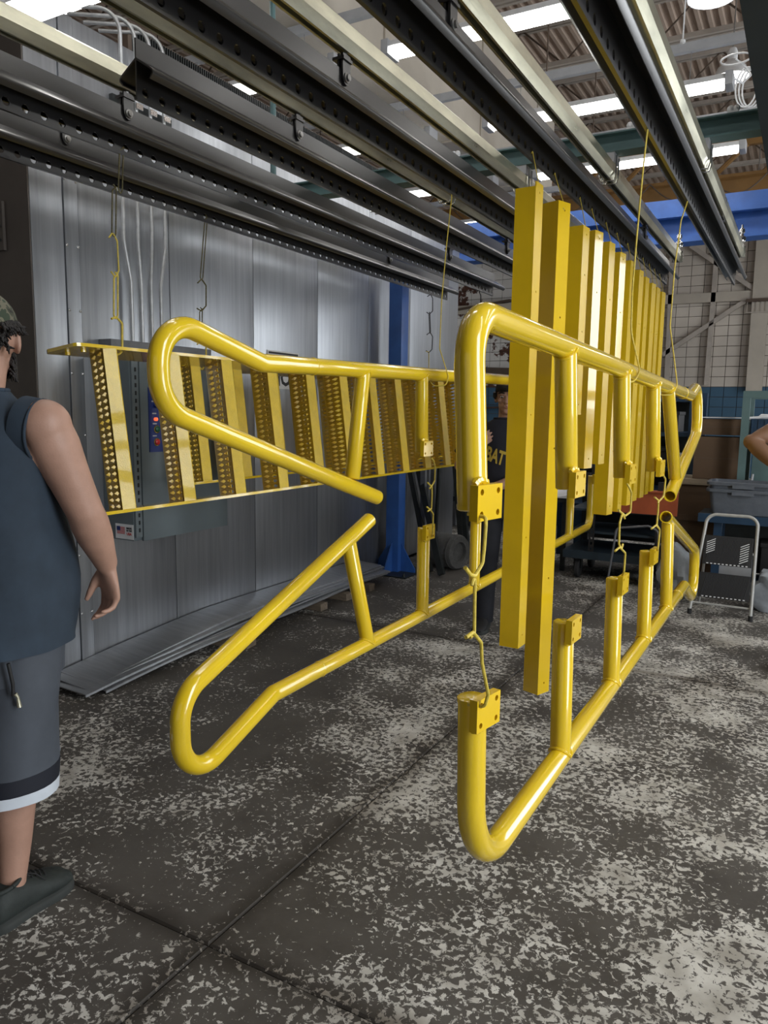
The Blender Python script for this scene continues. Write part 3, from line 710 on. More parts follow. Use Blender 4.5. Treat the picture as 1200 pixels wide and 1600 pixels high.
# ---- wireway, electrical cabinet, signs on the oven wall
ww = MB().bbox((WX + 0.001, 2.95, 1.785), (WX + 0.10, 3.75, 1.865), 0.006).build('wireway', 'mid_steel', label='long grey wireway box on the oven wall above the electrical cabinet', cat='wireway')
CX = -3.20; CY0, CY1, CZ0, CZ1 = 2.95, 3.70, 0.755, 1.775
cab = empty('electrical_cabinet', (CX - 0.12, 3.3, CZ0), 'grey electrical cabinet with a blue button panel on the oven wall', 'cabinet')
MB().bbox((WX + 0.002, CY0, CZ0), (CX - 0.02, CY1, CZ1), 0.006).build('cabinet_body', 'grey_paint', cab)
dr = MB().bbox((CX - 0.018, CY0 + 0.055, CZ0 - 0.005), (CX, CY1 + 0.01, CZ1 - 0.025), 0.006).build('door', 'grey_paint', cab)
MB().box((CX - 0.019, CY0 + 0.004, CZ0 + 0.02), (CX - 0.005, CY0 + 0.05, CZ1 - 0.03)).build('hinge_flange', 'grey_paint', cab, smooth=False)
for k in range(22): MB().box((CX - 0.005, CY0 + 0.024, CZ0 + 0.05 + 0.042 * k), (CX - 0.001, CY0 + 0.033, CZ0 + 0.072 + 0.042 * k)).build('hinge_knuckle', 'black', dr, smooth=False)
pn = MB().box((CX + 0.0005, onX(232, 660, CX).y, onX(245, 706, CX).z), (CX + 0.006, onX(278, 660, CX).y, onX(245, 606, CX).z)).build('button_panel', 'panel_blue', cab, smooth=False)
def button(y, z, mt, r=0.013, ring=True):
    if ring: MB().disc_lathe((CX + 0.006, y, z), [(r * 1.45, 0), (r * 1.45, 0.006), (r * 1.1, 0.008), (r * 1.1, 0.002)], 14, (1, 0, 0)).build('button_ring', 'chrome', pn)
    MB().disc_lathe((CX + 0.006, y, z), [(r, 0.0), (r, 0.014), (r * 0.7, 0.018), (0, 0.019)], 14, (1, 0, 0)).build('button', mt, pn)
for (x, y, mt, r) in ((241, 634, 'panel_blue', 0.012), (241, 655, 'red_lamp', 0.010), (243, 670.5, 'green', 0.016), (243, 690.5, 'red', 0.016), (258, 696, 'black', 0.016), (256, 655, 'black', 0.012), (258, 672, 'black', 0.014)):
    p = onX(x, y, CX); button(p.y, p.z, mt, r, mt not in ('red_lamp', 'panel_blue'))
for (x, y) in ((240, 627), (241, 646), (242, 662), (242, 681), (256, 687)):
    p = onX(x, y, CX + 0.007); MB().cbox((CX + 0.0065, p.y, p.z), (0.001, 0.03, 0.007)).build('caption_plate', 'light_grey', pn, smooth=False)
p = onX(194, 830, -3.30)
st = empty('flag_sticker', (CX - 0.13, CY0 - 0.001, p.z), 'white sticker with a small flag and USA on the side of the electrical cabinet', 'sticker')
sp = onY(194.5, 830.5, CY0 - 0.001)
MB().box((sp.x - 0.070, CY0 - 0.0015, sp.z - 0.042), (sp.x + 0.070, CY0 + 0.0005, sp.z + 0.042)).build('sticker_sheet', 'label_white', st, smooth=False)
fx0, fx1, fz0, fz1 = sp.x - 0.058, sp.x + 0.004, sp.z - 0.014, sp.z + 0.028
for k in range(7):
    a = fz0 + (fz1 - fz0) * k / 7
    MB().box((fx0, CY0 - 0.0022, a), (fx1, CY0 - 0.0014, a + (fz1 - fz0) / 7 * 0.55)).build('flag_stripe', 'red', st, smooth=False)
MB().box((fx0, CY0 - 0.0028, sp.z + 0.004), (fx0 + 0.026, CY0 - 0.0014, fz1)).build('flag_canton', 'panel_blue', st, smooth=False)
for txt, dz, s_ in (('MADE', 0.020, 0.015), ('IN THE', 0.006, 0.013), ('USA', -0.012, 0.021)):
    text_mesh(txt, s_, 'lettering', 'navy' if txt != 'USA' else 'red', st, (sp.x + 0.037, CY0 - 0.002, sp.z + dz), (1, 0, 0), (0, 0, 1), 0.0004, 0.0006)

def wall_sign(yc, zc, wy, hz, label):
    s = empty('wall_sign', (WX + 0.005, yc, zc), label, 'sign')
    MB().box((WX + 0.001, yc - wy / 2, zc - hz / 2), (WX + 0.006, yc + wy / 2, zc + hz / 2)).build('sign_plate', 'label_white', s, smooth=False)
    return s
a = onX(417, 549, WX); b_ = onX(466, 556, WX); c_ = onX(440, 608, WX)
wy = b_.y - a.y; zt = a.z + 0.012; zb = c_.z
s = wall_sign((a.y + b_.y) / 2, (zt + zb) / 2, wy, zt - zb, 'white sign with black border and NO in big letters behind the yellow ladders')
for lo, hi in (((a.y + 0.012, zt - 0.024), (b_.y - 0.012, zt - 0.010)),):
    MB().box((WX + 0.0062, lo[0], lo[1]), (WX + 0.0075, hi[0], hi[1])).build('border', 'black', s, smooth=False)
p = onX(440, 592, WX); text_mesh('NO', 0.16, 'lettering', 'black', s, (WX + 0.0068, p.y - 0.02, p.z), (0, 1, 0), (0, 0, 1), 0.0005, 0.005)
a = onX(315, 578, WX); b_ = onX(336, 578, WX); c_ = onX(325, 622, WX)
s2 = wall_sign((a.y + b_.y) / 2, (a.z + c_.z) / 2, b_.y - a.y, a.z - c_.z, 'small notice with black heading and red picture, between the yellow ladder treads')
MB().box((WX + 0.0062, a.y + 0.004, a.z - 0.11), (WX + 0.007, b_.y - 0.004, a.z - 0.098)).build('rule', 'black', s2, smooth=False)
MB().box((WX + 0.0062, a.y + 0.004, a.z - 0.24), (WX + 0.007, b_.y - 0.004, a.z - 0.13)).build('picture_panel', 'black', s2, smooth=False)
MB().box((WX + 0.0072, a.y + 0.03, a.z - 0.22), (WX + 0.008, b_.y - 0.05, a.z - 0.15)).build('picture_figure', 'red', s2, smooth=False)
text_mesh('RA', 0.085, 'lettering', 'navy', s2, (WX + 0.0068, (a.y + b_.y) / 2, a.z - 0.045), (0, 1, 0), (0, 0, 1), 0.0005, 0.003)
pb = onX(327, 640, WX)
pbx = empty('switch_box', (WX + 0.04, pb.y, pb.z), 'pale switch box below the small notice on the oven wall', 'box')
MB().bbox((WX + 0.001, pb.y - 0.06, pb.z - 0.10), (WX + 0.07, pb.y + 0.06, pb.z + 0.08), 0.008).build('cover', 'light_grey', pbx)
MB().bbox((WX + 0.07, pb.y - 0.03, pb.z - 0.04), (WX + 0.085, pb.y + 0.0, pb.z + 0.04), 0.004).build('lever', 'dark_steel', pbx)

# ---- blue column on gussets in front of the oven
bc = empty('steel_column', (-3.27, 6.13, 0), 'bright blue square steel column bolted to the floor beside the oven', 'column')
bx0, by0 = -3.27, 6.13
MB().bbox((bx0 - 0.065, by0 - 0.065, 0.012), (bx0 + 0.065, by0 + 0.065, 2.66), 0.006).build('post', 'blue', bc)
MB().box((bx0 - 0.24, by0 - 0.24, 0.0), (bx0 + 0.24, by0 + 0.24, 0.012)).build('base_plate', 'dark_steel', bc, smooth=False)
for dx, dy in ((1, 0), (-1, 0), (0, 1), (0, -1)):
    e = V((dx, dy, 0)); n = V((-dy, dx, 0)) * 0.006; c = V((bx0, by0, 0.012)) + e * 0.062
    tri = [c, c + e * 0.15, c + e * 0.15 + V((0, 0, 0.03)), c + V((0, 0, 0.27))]
    MB().loft([[p - n for p in tri], [p + n for p in tri]]).build('gusset', 'blue', bc, smooth=False)
for dx, dy in ((1, 1), (1, -1), (-1, 1), (-1, -1)):
    MB().disc_lathe((bx0 + dx * 0.2, by0 + dy * 0.2, 0.012), [(0.014, 0), (0.014, 0.012), (0.008, 0.012), (0.008, 0.03), (0, 0.03)], 6).build('anchor_bolt', 'dark_steel', bc, smooth=False)

# ================================================================ YELLOW WORK HANGING FROM THE BARS
PR = 0.030          # pipe radius
def handrail(X0, k, sy, sz, zr, Yk, eoff, Yend, legs, ztip, strut, label, rk=0.05, rend=0.10, zref=1.65, ez=0.51, ext=0.44, sl=0.0, zb=0.115, za=-0.138):
    def P(y, z): return V((X0 + k * (zref - z), y, z + sl * (y - 1.4)))
    root = empty('handrail', P((Yk + Yend) / 2, min(ztip, zr - sz * 0.5, zr)), label, 'handrail', 'yellow tubular handrails')
    Yx = Yk + sy * ext
    pts = [P(Yk - sy * eoff, zr - sz * ez), P(Yx, zr + sz * za), P(Yx, zr + sz * zb), P(Yk, zr), P(Yend, zr), P(Yend, ztip)]
    path = fillet(pts, [0.118, 0.112, rk, rend], 12)
    mb = MB(); mb.tube(path, PR, 24, caps=False)
    k0 = len(mb.v)
    # hollow free end: annulus and inner wall
    d = (path[1] - path[0]).normalized(); q = path[0]
    u = d.orthogonal().normalized(); w_ = d.cross(u)
    n = 24; rings = []
    for rr, dd in ((PR, 0.0), (PR - 0.001, -0.002), (PR - 0.0055, -0.002), (PR - 0.006, 0.001), (PR - 0.006, 0.14), (0.0005, 0.14)):
        rings.append([q + d * dd + (u * math.cos(2 * PI * j / n) + w_ * math.sin(2 * PI * j / n)) * rr for j in range(n)])
    mb.loft(rings, caps=False)
    mb.build('bent_pipe', 'yellow', root, ang=60)
    # closed end of the end leg
    e = path[-1]; de = (path[-1] - path[-2]).normalized()
    MB().disc_lathe(e, [(PR + 0.0015, -0.008), (PR + 0.0015, 0.001), (PR - 0.003, 0.004), (0, 0.004)], 20, de).build('end_cap', 'yellow', root)
    def leg(y0, y1, z1):
        a = P(y0, zr); b_ = P(y1, z1)
        lg = MB().tube([a, b_ - (b_ - a).normalized() * 0.003, b_], [PR, PR, PR - 0.003], 20).build('leg', 'yellow', root, ang=60)
        dd = (b_ - a).normalized(); ring = []
        for j in range(21):
            t = 2 * PI * j / 20; xx = PR * math.cos(t); yy = PR * math.sin(t)
            s_ = math.sqrt(max(0.0, 0.030 ** 2 - xx * xx)) if abs(xx) < 0.030 else 0
            ring.append(a + V((xx * 1.03, yy * 1.08, 0)) + dd * (s_ + 0.003))
        MB().tube(ring, [0.0042 + 0.0009 * (j % 2) for j in range(21)], 6).build('weld_bead', 'yellow', lg)
        return lg
    def plate(y, z, yaw=3):
        zc = z + sz * 0.016; c = P(y, zc); zc = c.z
        x0 = c.x + PR + 0.002; y = y - 0.020
        mb = MB().holed((x0, y - 0.036, zc - 0.034), (0, 1, 0), (0, 0, 1), 2, 2, 0.043, 0.034, 0.0062, 0.018, du=0.007, dv=0.004)
        rp = Matrix.Rotation(-R(yaw), 3, 'Z'); pv = V((x0, y, 0)); mb.v = [rp @ (q - pv) + pv for q in mb.v]
        pl_ = mb.build('mounting_plate', 'yellow_flat', root, smooth=False)
        wpts = [V((x0 - 0.006 - 0.006 * math.cos(t * 2), y - 0.022 + 0.044 * t, zc + sz * (0.034 + 0.007 * math.sin(PI * t)))) for t in [i / 10 for i in range(11)]]
        MB().tube(wpts, [0.006 + 0.0022 * (i % 2) for i in range(11)], 6).build('weld_bead', 'yellow', pl_)
    for y in legs: leg(y, y, ztip); plate(y, ztip)
    plate(Yend, ztip, 11)
    leg(strut[0], strut[1], strut[2])
    for yy in (Yk - sy * 0.285,):
        c = P(yy, zr); MB().tube([c + V((0, -0.003, 0)), c + V((0, 0, 0)), c + V((0, 0.003, 0))], [PR + 0.0003, PR + 0.0018, PR + 0.0003], 24).build('seam_ring', 'yellow', root)
    return root
XL, XR = BX[3], BX[5]
# upper left, lower left, upper right, lower right
handrail(XL, 0.02, -1, 1, 1.633, 1.94, 0.735, 6.32, (3.09, 3.76, 4.42, 5.66), 1.285, (2.575, 2.485, 1.215), 'long yellow handrail hanging upper left, its looped end towards the man in the sleeveless shirt', sl=0.017)
handrail(XL, 0.00, -1, -1, 0.526, 1.99, 0.645, 6.32, (3.145, 3.79, 4.42, 5.69), 0.945, (2.635, 2.475, 0.980), 'long yellow handrail hanging lower left, its big loop lowest above the floor', sl=0.007, zb=0.152, ez=0.52)
handrail(XR, 0.055, 1, 1, 1.688, 4.50, 0.68, 1.357, (2.022, 2.730, 3.355), 1.312, (3.74, 3.98, 1.257), 'yellow handrail hanging upper right in front of the angle posts', ez=0.511, ext=0.34, sl=-0.028, zb=0.085, za=-0.195)
handrail(XR, 0.02, 1, -1, 0.515, 4.60, 0.77, 1.395, (2.068, 2.724, 3.348), 0.915, (3.96, 3.90, 0.97), 'yellow handrail hanging lowest right, nearest the camera', ez=0.49, ext=0.45, zb=0.19, rend=0.175)

# ---- angle posts
posts = [  # px of corner at y=430, bottom px, yaw
    ((832, 430), (819, 1006), 2), ((868, 430), (846, 1080), 20), ((908, 430), (907, 648), 6), ((927, 430), (918, 731), 14), ((950, 430), (937, 725), 8),
    ((967, 440), (986, 786), 10), ((984, 445), (1001, 781), 4), ((998, 450), (1011, 774), 7), ((1008, 455), (1020, 768), 5), ((1018, 460), (1028, 764), 8), ((1026, 465), (1034, 760), 5), ((1034, 470), (1041, 756), 7)]
ordn = ['first and nearest', 'second', 'third', 'fourth', 'fifth', 'sixth', 'seventh', 'eighth', 'ninth', 'tenth', 'eleventh', 'twelfth and farthest']
extra = [', in front of the man', ', the longest, hanging lowest to the floor', ', the shortest', '', '', '', '', '', '', '', '', '']
ztops = [2.40, 2.40, 2.385, 2.41, 2.415, 2.41, 2.415, 2.405, 2.395, 2.39, 2.39, 2.39]
post_top = []
for i, (pt, pb, yaw) in enumerate(posts):
    A = onX(pt[0], pt[1], -1.0); Bt = onX(pb[0], pb[1], -1.0)
    zt = ztops[i]; zb = Bt.z; Y = A.y
    L = zt - zb
    t = empty('angle_post', (-1.0, Y, zb), 'yellow angle post, %s in the row%s' % (ordn[i], extra[i]), 'angle post', 'yellow angle posts')
    rt = Matrix.Rotation(-R(yaw), 3, 'Z'); c = V((-1.0, Y, 0))
    fa, fb, th = 0.085, 0.085, 0.006
    def W(x, y, z): return rt @ V((x, y, 0)) + c + V((0, 0, z))
    mb = MB()
    mb.loft([[W(-fa, 0, z), W(0, 0, z), W(0, th, z), W(-fa, th, z)] for z in (zb, zt - (0.02 if i == 0 else 0))])
    mb.build('wide_flange', 'yellow_flat', t, smooth=False)
    mb = MB(); cell = fb - th
    hz = [zb + 0.05] + [zb + L * q for q in ((0.25, 0.52, 0.78) if L > 1.4 else (0.45, 0.75))] + [zt - 0.035]
    z = zb
    ey = rt @ V((0, 1, 0)); xo = rt @ V((-th / 2, th, 0)) + c
    for h in hz:
        if h - 0.03 > z: mb.loft([[W(-th, th, q), W(0, th, q), W(0, fb, q), W(-th, fb, q)] for q in (z, h - 0.03)], caps=True)
        mb.holed(xo + V((0, 0, h - 0.03)), ey, (0, 0, 1), 1, 1, cell, 0.06, 0.0048, th)
        z = h + 0.03
    if z < zt - 1e-4: mb.loft([[W(-th, th, q), W(0, th, q), W(0, fb, q), W(-th, fb, q)] for q in (z, zt)])
    mb.build('narrow_flange', 'yellow_flat', t, smooth=False)
    post_top.append((W(-th / 2, fb / 2 + th / 2, zt - 0.035), ))

# ---- ladders (stairs hung on their side)
tread_me = {}
def tread_parts(H, ang, dep, fh):
    # local: z from 0 down to -H; plank from x=0 back along (-cos, sin); flanges stand along (sin, cos)
    c, s_ = math.cos(R(ang)), math.sin(R(ang))
    e1 = V((-c, s_, 0)); e2 = V((s_, c, 0)); ez = V((0, 0, 1))
    out = {}
    n = int(H / 0.0262); p = H / n; cols = 2; wcol = (dep - 0.02) / cols
    mb = MB()
    for q in range(cols):
        for r in range(n):
            z0 = -H + r * p; o = e1 * (0.01 + q * wcol); up = e2 * (0.0045)
            if q % 2: zz = 0.5
            else: zz = 0.0
            c4 = [o + ez * z0, o + e1 * wcol + ez * z0, o + e1 * wcol + ez * (z0 + p), o + ez * (z0 + p)]
            ce = o + e1 * wcol / 2 + ez * (z0 + p / 2)
            d4 = [ce - e1 * wcol * 0.44, ce - ez * p * 0.34 + up, ce + e1 * wcol * 0.44, ce + ez * p * 0.34 + up]
            vv = []
            for off in (0, 1):
                vv += [x - e2 * 0.0025 * off for x in c4] + [x - e2 * 0.0025 * off for x in d4]
            f0 = [(0, 1, 5), (1, 2, 6), (2, 3, 7), (3, 0, 4), (0, 5, 4), (1, 6, 5), (2, 7, 6), (3, 4, 7)]
            fs = [list(f) for f in f0] + [[x + 8 for x in reversed(f)] for f in f0] + [[4, 5, 13, 12], [5, 6, 14, 13], [6, 7, 15, 14], [7, 4, 12, 15]]
            mb.add(vv, fs)
    out['grating'] = mb
    for nm, d0 in (('front_flange', 0.0), ('rear_flange', dep - 0.003)):
        mb = MB(); o = e1 * d0
        prof = [o, o + e2 * (fh - 0.004), o + e2 * fh + e1 * 0.004, o + e2 * fh + e1 * 0.012 * (1 if d0 == 0 else -1), o + e2 * (fh - 0.003) + e1 * 0.012 * (1 if d0 == 0 else -1), o + e2 * (fh - 0.006) + e1 * 0.0035, o + e1 * 0.003 + e2 * 0.003, o + e1 * 0.010 + e2 * 0.0025, o + e1 * 0.010]
        mb.loft([[p_ - ez * H for p_ in prof], list(prof)])
        out[nm] = mb
    return out
def mesh_of(mb, name, mt, smooth=False):
    me = bpy.data.meshes.new(name); me.from_pydata([tuple(p) for p in mb.v], [], mb.f); me.materials.append(M[mt]); me.update()
    bm = bmesh.new(); bm.from_mesh(me); bmesh.ops.recalc_face_normals(bm, faces=bm.faces); bm.to_mesh(me); bm.free()
    return me
TH_ = 0.640
tp = {k: mesh_of(v, 'tread_' + k, 'yellow_rough') for k, v in tread_parts(TH_, 25, 0.185, 0.056).items()}
def ladder(X0, ztop, Y0, Y1, ty0, nt, tilt, label, wst=0.20, sp=0.346):
    root = empty('stair_ladder', (X0, (Y0 + Y1) / 2, ztop), label, 'ladder', 'yellow stair ladders hung on their side')
    O = ORG[root.name]; rot = Matrix.Rotation(-R(tilt), 3, 'Y')
    def W(x, y, z): return rot @ V((x, 0, z)) + V((X0, y, ztop))
    for nm, z in (('stringer', 0.0), ('stringer', -TH_ - 0.013)):
        outl = [(0, Y0 + 0.02), (-0.006, Y0 + 0.006), (-0.02, Y0), (-wst + 0.03, Y0 + 0.0), (-wst, Y0 + 0.02), (-wst, Y1), (0, Y1)]
        mb = MB().loft([[W(x, y, z) for x, y in outl], [W(x, y, z - 0.013) for x, y in outl]])
        st = mb.build(nm, 'yellow', root, smooth=False)
        if z == 0.0:
            for (x, y) in ((-0.05, Y0 + 0.07), (-0.13, Y0 + 0.06)):
                c = W(x, y, -0.013); MB().disc_lathe(c, [(0.010, 0), (0.010, 0.012), (0, 0.013)], 8, rot @ V((0, 0, -1))).build('bolt', 'yellow', st)
    for k in range(nt):
        y = ty0 + sp * k
        p0 = W(-0.006, y, -0.013)
        e = None
        for nm in ('front_flange', 'grating', 'rear_flange'):
            o = bpy.data.objects.new('tread' if nm == 'front_flange' else nm, tp[nm]); COL.objects.link(o)
            if e is None:
                e = o; o.parent = root; o.location = p0 - O; o.rotation_euler = rot.to_euler(); ORG[o.name] = O
            else: o.parent = e
    return root
ladder(BX[1] + 0.035, 1.738, 1.985, 5.95, 2.112, 11, 7.5, 'yellow stair ladder in front, hung on its side by the cabinet, with bright tread edges')
ladder(BX[0] + 0.03, 1.750, 3.02, 6.60, 3.10, 10, 7.0, 'second yellow stair ladder hanging behind the first, close to the oven wall')

# ---- wire hooks
def hook(pts, label, mt='hook', r=0.0032, rad=0.015, group='wire hooks'):
    pp = fillet(pts, rad, 5) if rad else [V(p) for p in pts]
    MB().tube(pp, r, 8).build('wire_hook', mt, label=label, cat='hook', group=group)
def px(X, *ps): return [onX(a, b, X) for a, b in ps]
def shook(top, bot, label, mt='hook', r=0.0032, s=0.013, side=V((0, 1, 0))):
    # S hook from the eye above to the eye below, both ends curled
    T = V(top); B = V(bot); sd = V(side)
    pts = [T - sd * s * 1.6 + V((0, 0, -s * 1.1)), T - sd * s * 0.4 + V((0, 0, s * 0.4)), T + sd * s + V((0, 0, -s * 1.4)), B + sd * s + V((0, 0, s * 1.6)), B - sd * s * 0.1 + V((0, 0, -s * 0.3)), B - sd * s * 1.5 + V((0, 0, s * 1.0))]
    hook(pts, label, mt, r, 0.006)
# chain A: front ladder near end
X = BX[1]
def linkpair(a, b_, label, mt, r=0.003):
    a = V(a); b_ = V(b_); g = V((0, 0.010, 0))
    pts = [a + V((0, -0.004, 0.012)), a + g, b_ + g + V((0, 0, 0.01)), b_ + V((0, 0, -0.012)), b_ - g + V((0, 0, 0.01)), a - g + V((0, 0, -0.012)), a + V((0.004, 0.008, 0.006))]
    hook(pts, label, mt, r, 0.006)
A_ = px(X, (190, 236), (188, 300), (178, 297), (178, 368), (193, 428), (180, 434), (180, 494), (190, 502), (190, 548))
linkpair((X, A_[0].y, 2.522), A_[1], 'dark double wire link hanging from the second load bar above the cabinet', 'hook_dark')
linkpair(A_[1] + V((0, -0.03, 0.008)), A_[3], 'olive wire link, second in the chain at the near end of the front ladder', 'hook_dark')
shook(A_[3] + V((0, 0.0, 0.004)), onX(181, 432, X), 'yellow S hook joining the olive link to the triple wire link', s=0.016)
linkpair(onX(181, 430, X), onX(181, 496, X), 'triple yellow wire link in the chain at the near end of the front ladder', 'hook', 0.0035)
hook([onX(174, 498, X), onX(181, 495, X), onX(191, 505, X), onX(191, 548, X), onX(185, 556, X + 0.01), V((X - 0.05, onX(185, 556, X).y, 1.715))], 'yellow wire hook gripping the near end of the front ladder', r=0.0045)
# chain B: rear ladder near end
X = BX[0]
linkpair(onX(322, 340, X), onX(315, 436, X), 'long dark wire link hanging from the lowest load bar', 'hook_dark')
hook(px(X, (309, 442), (315, 436), (322, 446), (322, 478), (315, 486), (308, 482)), 'olive wire hook in the middle of the chain at the rear ladder', 'hook_dark', 0.0038, 0.008)
linkpair(onX(314, 484, X), onX(314, 534, X), 'dark wire link half hidden behind the loop of the upper left handrail', 'hook_dark')
hook(px(X, (308, 538), (314, 533), (322, 541), (322, 566), (316, 578), (312, 574)), 'yellow wire hook holding the near end of the rear ladder', 'hook', 0.0045, 0.01)
# chain C: rear ladder far end
hook(px(X, (668, 463), (673, 460), (676, 466), (676, 486), (671, 491), (667, 488)), 'black wire hook at the end of the lowest load bar, by the blue column', 'black', 0.0042, 0.01)
linkpair(onX(671, 490, X), onX(672, 520, X), 'short black wire link, second below the end of the lowest load bar', 'black', 0.004)
hook(px(X, (667, 523), (672, 519), (676, 526), (675, 546), (670, 551), (666, 548)), 'black wire hook, third below the end of the lowest load bar', 'black', 0.0042, 0.01)
hook(px(X, (666, 549), (670, 550), (670, 575), (669, 592), (666, 588)), 'yellow and black wire hook holding the far end of the rear ladder', 'hook', 0.004, 0.004)
X = BX[1]
hook([onX(744, 458, X), onX(748, 452, X), onX(751, 462, X), onX(750, 500, X), V((X, 5.88, 1.80)), V((X, 5.87, 1.715)), V((X, 5.85, 1.72))], 'long black wire hook at the end of the second load bar', 'black', 0.0042, 0.01)
# wires carrying the upper handrails
zt = 1.650 + PR
hook([onX(704, 300, XL), onX(706, 305, XL), onX(697, 390, XL), onX(690, 470, XL), onX(687, 545, XL), V((XL + 0.036, onX(690, 580, XL).y, 1.66)), V((XL + 0.03, onX(688, 592, XL).y, 1.618)), V((XL - 0.02, onX(684, 590, XL).y, 1.614)), V((XL - 0.037, onX(682, 580, XL).y, 1.64))],
     'long thin yellow wire looped under the upper left handrail', 'hook', 0.0026, 0.02)
def ring_y(y, z, dx): return V((XR + dx, y, z))
yA = onX(985, 560, XR).y
hook([onX(1017, 166, XR), onX(1015, 172, XR), onX(1005, 262, XR), onX(995, 370, XR), onX(988, 455, XR), onX(986, 520, XR + 0.03), V((XR + 0.037, yA, 1.688 - 0.028 * (yA - 1.4))), V((XR + 0.02, yA - 0.02, 1.652 - 0.028 * (yA - 1.4))), V((XR - 0.02, yA - 0.07, 1.650 - 0.028 * (yA - 1.4))), V((XR - 0.037, yA - 0.09, 1.678 - 0.028 * (yA - 1.4)))],
     'long yellow wire looped round the middle of the upper right handrail', 'hook', 0.0030, 0.03)
yB = onX(1046, 590, XR).y
hook([onX(1079, 300, XR), onX(1077, 306, XR), onX(1064, 345, XR), onX(1054, 420, XR), onX(1047, 510, XR), V((XR + 0.037, yB, 1.698 - 0.028 * (yB - 1.4))), V((XR + 0.022, yB - 0.03, 1.653 - 0.028 * (yB - 1.4))), V((XR - 0.02, yB - 0.08, 1.651 - 0.028 * (yB - 1.4))), V((XR - 0.037, yB - 0.1, 1.678 - 0.028 * (yB - 1.4)))],
     'long yellow wire looped round the far part of the upper right handrail', 'hook', 0.0030, 0.03)
# hidden third wire of the upper left handrail, on the far side
hook([V((XL, 5.2, 2.53)), V((XL, 5.2, 2.50)), V((XL + 0.01, 5.2, 2.0)), V((XL + 0.036, 5.2, 1.66)), V((XL, 5.2, 1.614)), V((XL - 0.036, 5.2, 1.64))], 'long yellow wire on the upper left handrail, behind the angle posts', 'hook', 0.0026, 0.02)
# hooks between upper and lower handrails
XP = XR + 0.030 + 0.018 + 0.02
hook([V((-0.545, 1.3095, 1.308)), V((-0.508, 1.3085, 1.305))] + px(-0.500, (759, 822), (757, 850), (754, 880), (742, 900), (735, 898), (727, 887)), 'yellow wire hook in the near plate of the upper right handrail', 'hook', 0.0036, 0.012)
hook(px(XP - 0.01, (737, 915), (741, 897), (742, 910), (741, 990), (734, 996)), 'straight yellow wire link in the middle of the near chain', 'hook', 0.0036, 0.006)
hook(px(XP - 0.005, (728, 996), (739, 988), (752, 1004), (753, 1035)) + [V((-0.505, 1.3450, 0.949)), V((-0.512, 1.3455, 0.922)), V((-0.548, 1.3465, 0.920))], 'yellow wire hook in the near plate of the lower right handrail', 'hook', 0.0036, 0.012)
hook(px(XR + 0.05, (980, 756)) + px(XP - 0.01, (983, 761), (987, 770), (985, 800), (977, 806), (966, 797)), 'yellow wire hook below the third plate of the upper right handrail', 'hook', 0.0036, 0.012)
hook(px(XP - 0.01, (976, 810), (972, 803), (968, 818), (967, 850), (971, 858), (973, 850)), 'yellow wire link in the chain at the middle of the right handrails', 'hook', 0.0036, 0.008)
hook(px(XP - 0.01, (961, 861), (968, 855), (977, 864), (975, 893)) + px(XR + 0.045, (973, 899)), 'yellow wire hook above the third leg of the lower right handrail', 'hook', 0.0036, 0.01)
hook(px(XR + 0.05, (1034, 736)) + px(XP - 0.01, (1036, 742), (1040, 749), (1037, 775), (1030, 783), (1023, 777)), 'yellow wire hook below the fourth plate of the upper right handrail', 'hook', 0.0038, 0.012)
hook(px(XP - 0.005, (1028, 786), (1029, 781), (1028, 800), (1026, 822), (1030, 826)), 'yellow wire link in the far chain of the right handrails', 'hook', 0.0038, 0.004)
hook(px(XP - 0.005, (1018, 826), (1026, 820), (1031, 828), (1028, 858)) + px(XR + 0.045, (1027, 864)), 'yellow wire hook above the fourth leg of the lower right handrail', 'hook', 0.0038, 0.01)
XQ = XL + 0.030 + 0.018 + 0.015
hook(px(XQ, (674, 716), (677, 719), (680, 730), (679, 752), (674, 760), (668, 754)), 'yellow wire hook below the plate of the upper left handrail, by the blue column', 'hook', 0.0036, 0.012)
hook(px(XQ, (671, 764), (675, 758), (675, 775), (674, 795), (668, 799)), 'yellow wire link between the left handrails', 'hook', 0.0036, 0.006)
hook(px(XQ, (667, 792), (672, 796), (677, 803), (676, 830)) + px(XL + 0.045, (675, 838)), 'yellow wire hook above the second leg of the lower left handrail', 'hook', 0.0036, 0.01)
hook([V((XL + 0.05, 6.33, 1.262)), V((XL + 0.055, 6.34, 1.24)), V((XL + 0.055, 6.34, 1.0)), V((XL + 0.05, 6.33, 0.965))], 'yellow wire link at the far end of the left handrails, behind the angle posts', 'hook', 0.0036, 0.006)
# short hooks on the posts
for i, (p,) in enumerate(post_top):
    shook((BX[4] + 0.006, p.y, 2.524), p, 'short wire hook carrying the %s angle post' % ordn[i].split(' and ')[0], 'hook', 0.0020, 0.009)

# ================================================================ BACKGROUND
# ---- step stool
st = empty('step_stool', (-0.45, 6.1, 0), 'two-step folding stool with grey tube frame and black treads before the blue bench', 'step stool')
SY = 6.02
a0 = onY(1077, 957, SY); a1 = onY(1172, 971, SY); t0 = onY(1104, 818, SY + 0.16); t1 = onY(1181, 828, SY + 0.16)
zt = 0.745
pl0 = V((a0.x, SY, 0.02)); pr0 = V((a1.x, SY, 0.02)); pl1 = V((t0.x + 0.00, SY + 0.20, zt)); pr1 = V((t1.x + 0.01, SY + 0.20, zt))
MB().tube(fillet([pl0, pl1, pr1, pr0], 0.075, 8), 0.0125, 10).build('front_frame', 'alu', st)
MB().tube(fillet([V((pl0.x + 0.02, SY + 0.42, 0.0)), V((pl1.x, SY + 0.23, 0.46)), V((pr1.x, SY + 0.23, 0.46)), V((pr0.x - 0.02, SY + 0.42, 0.0))], 0.03, 5), 0.010, 8).build('rear_frame', 'alu', st)
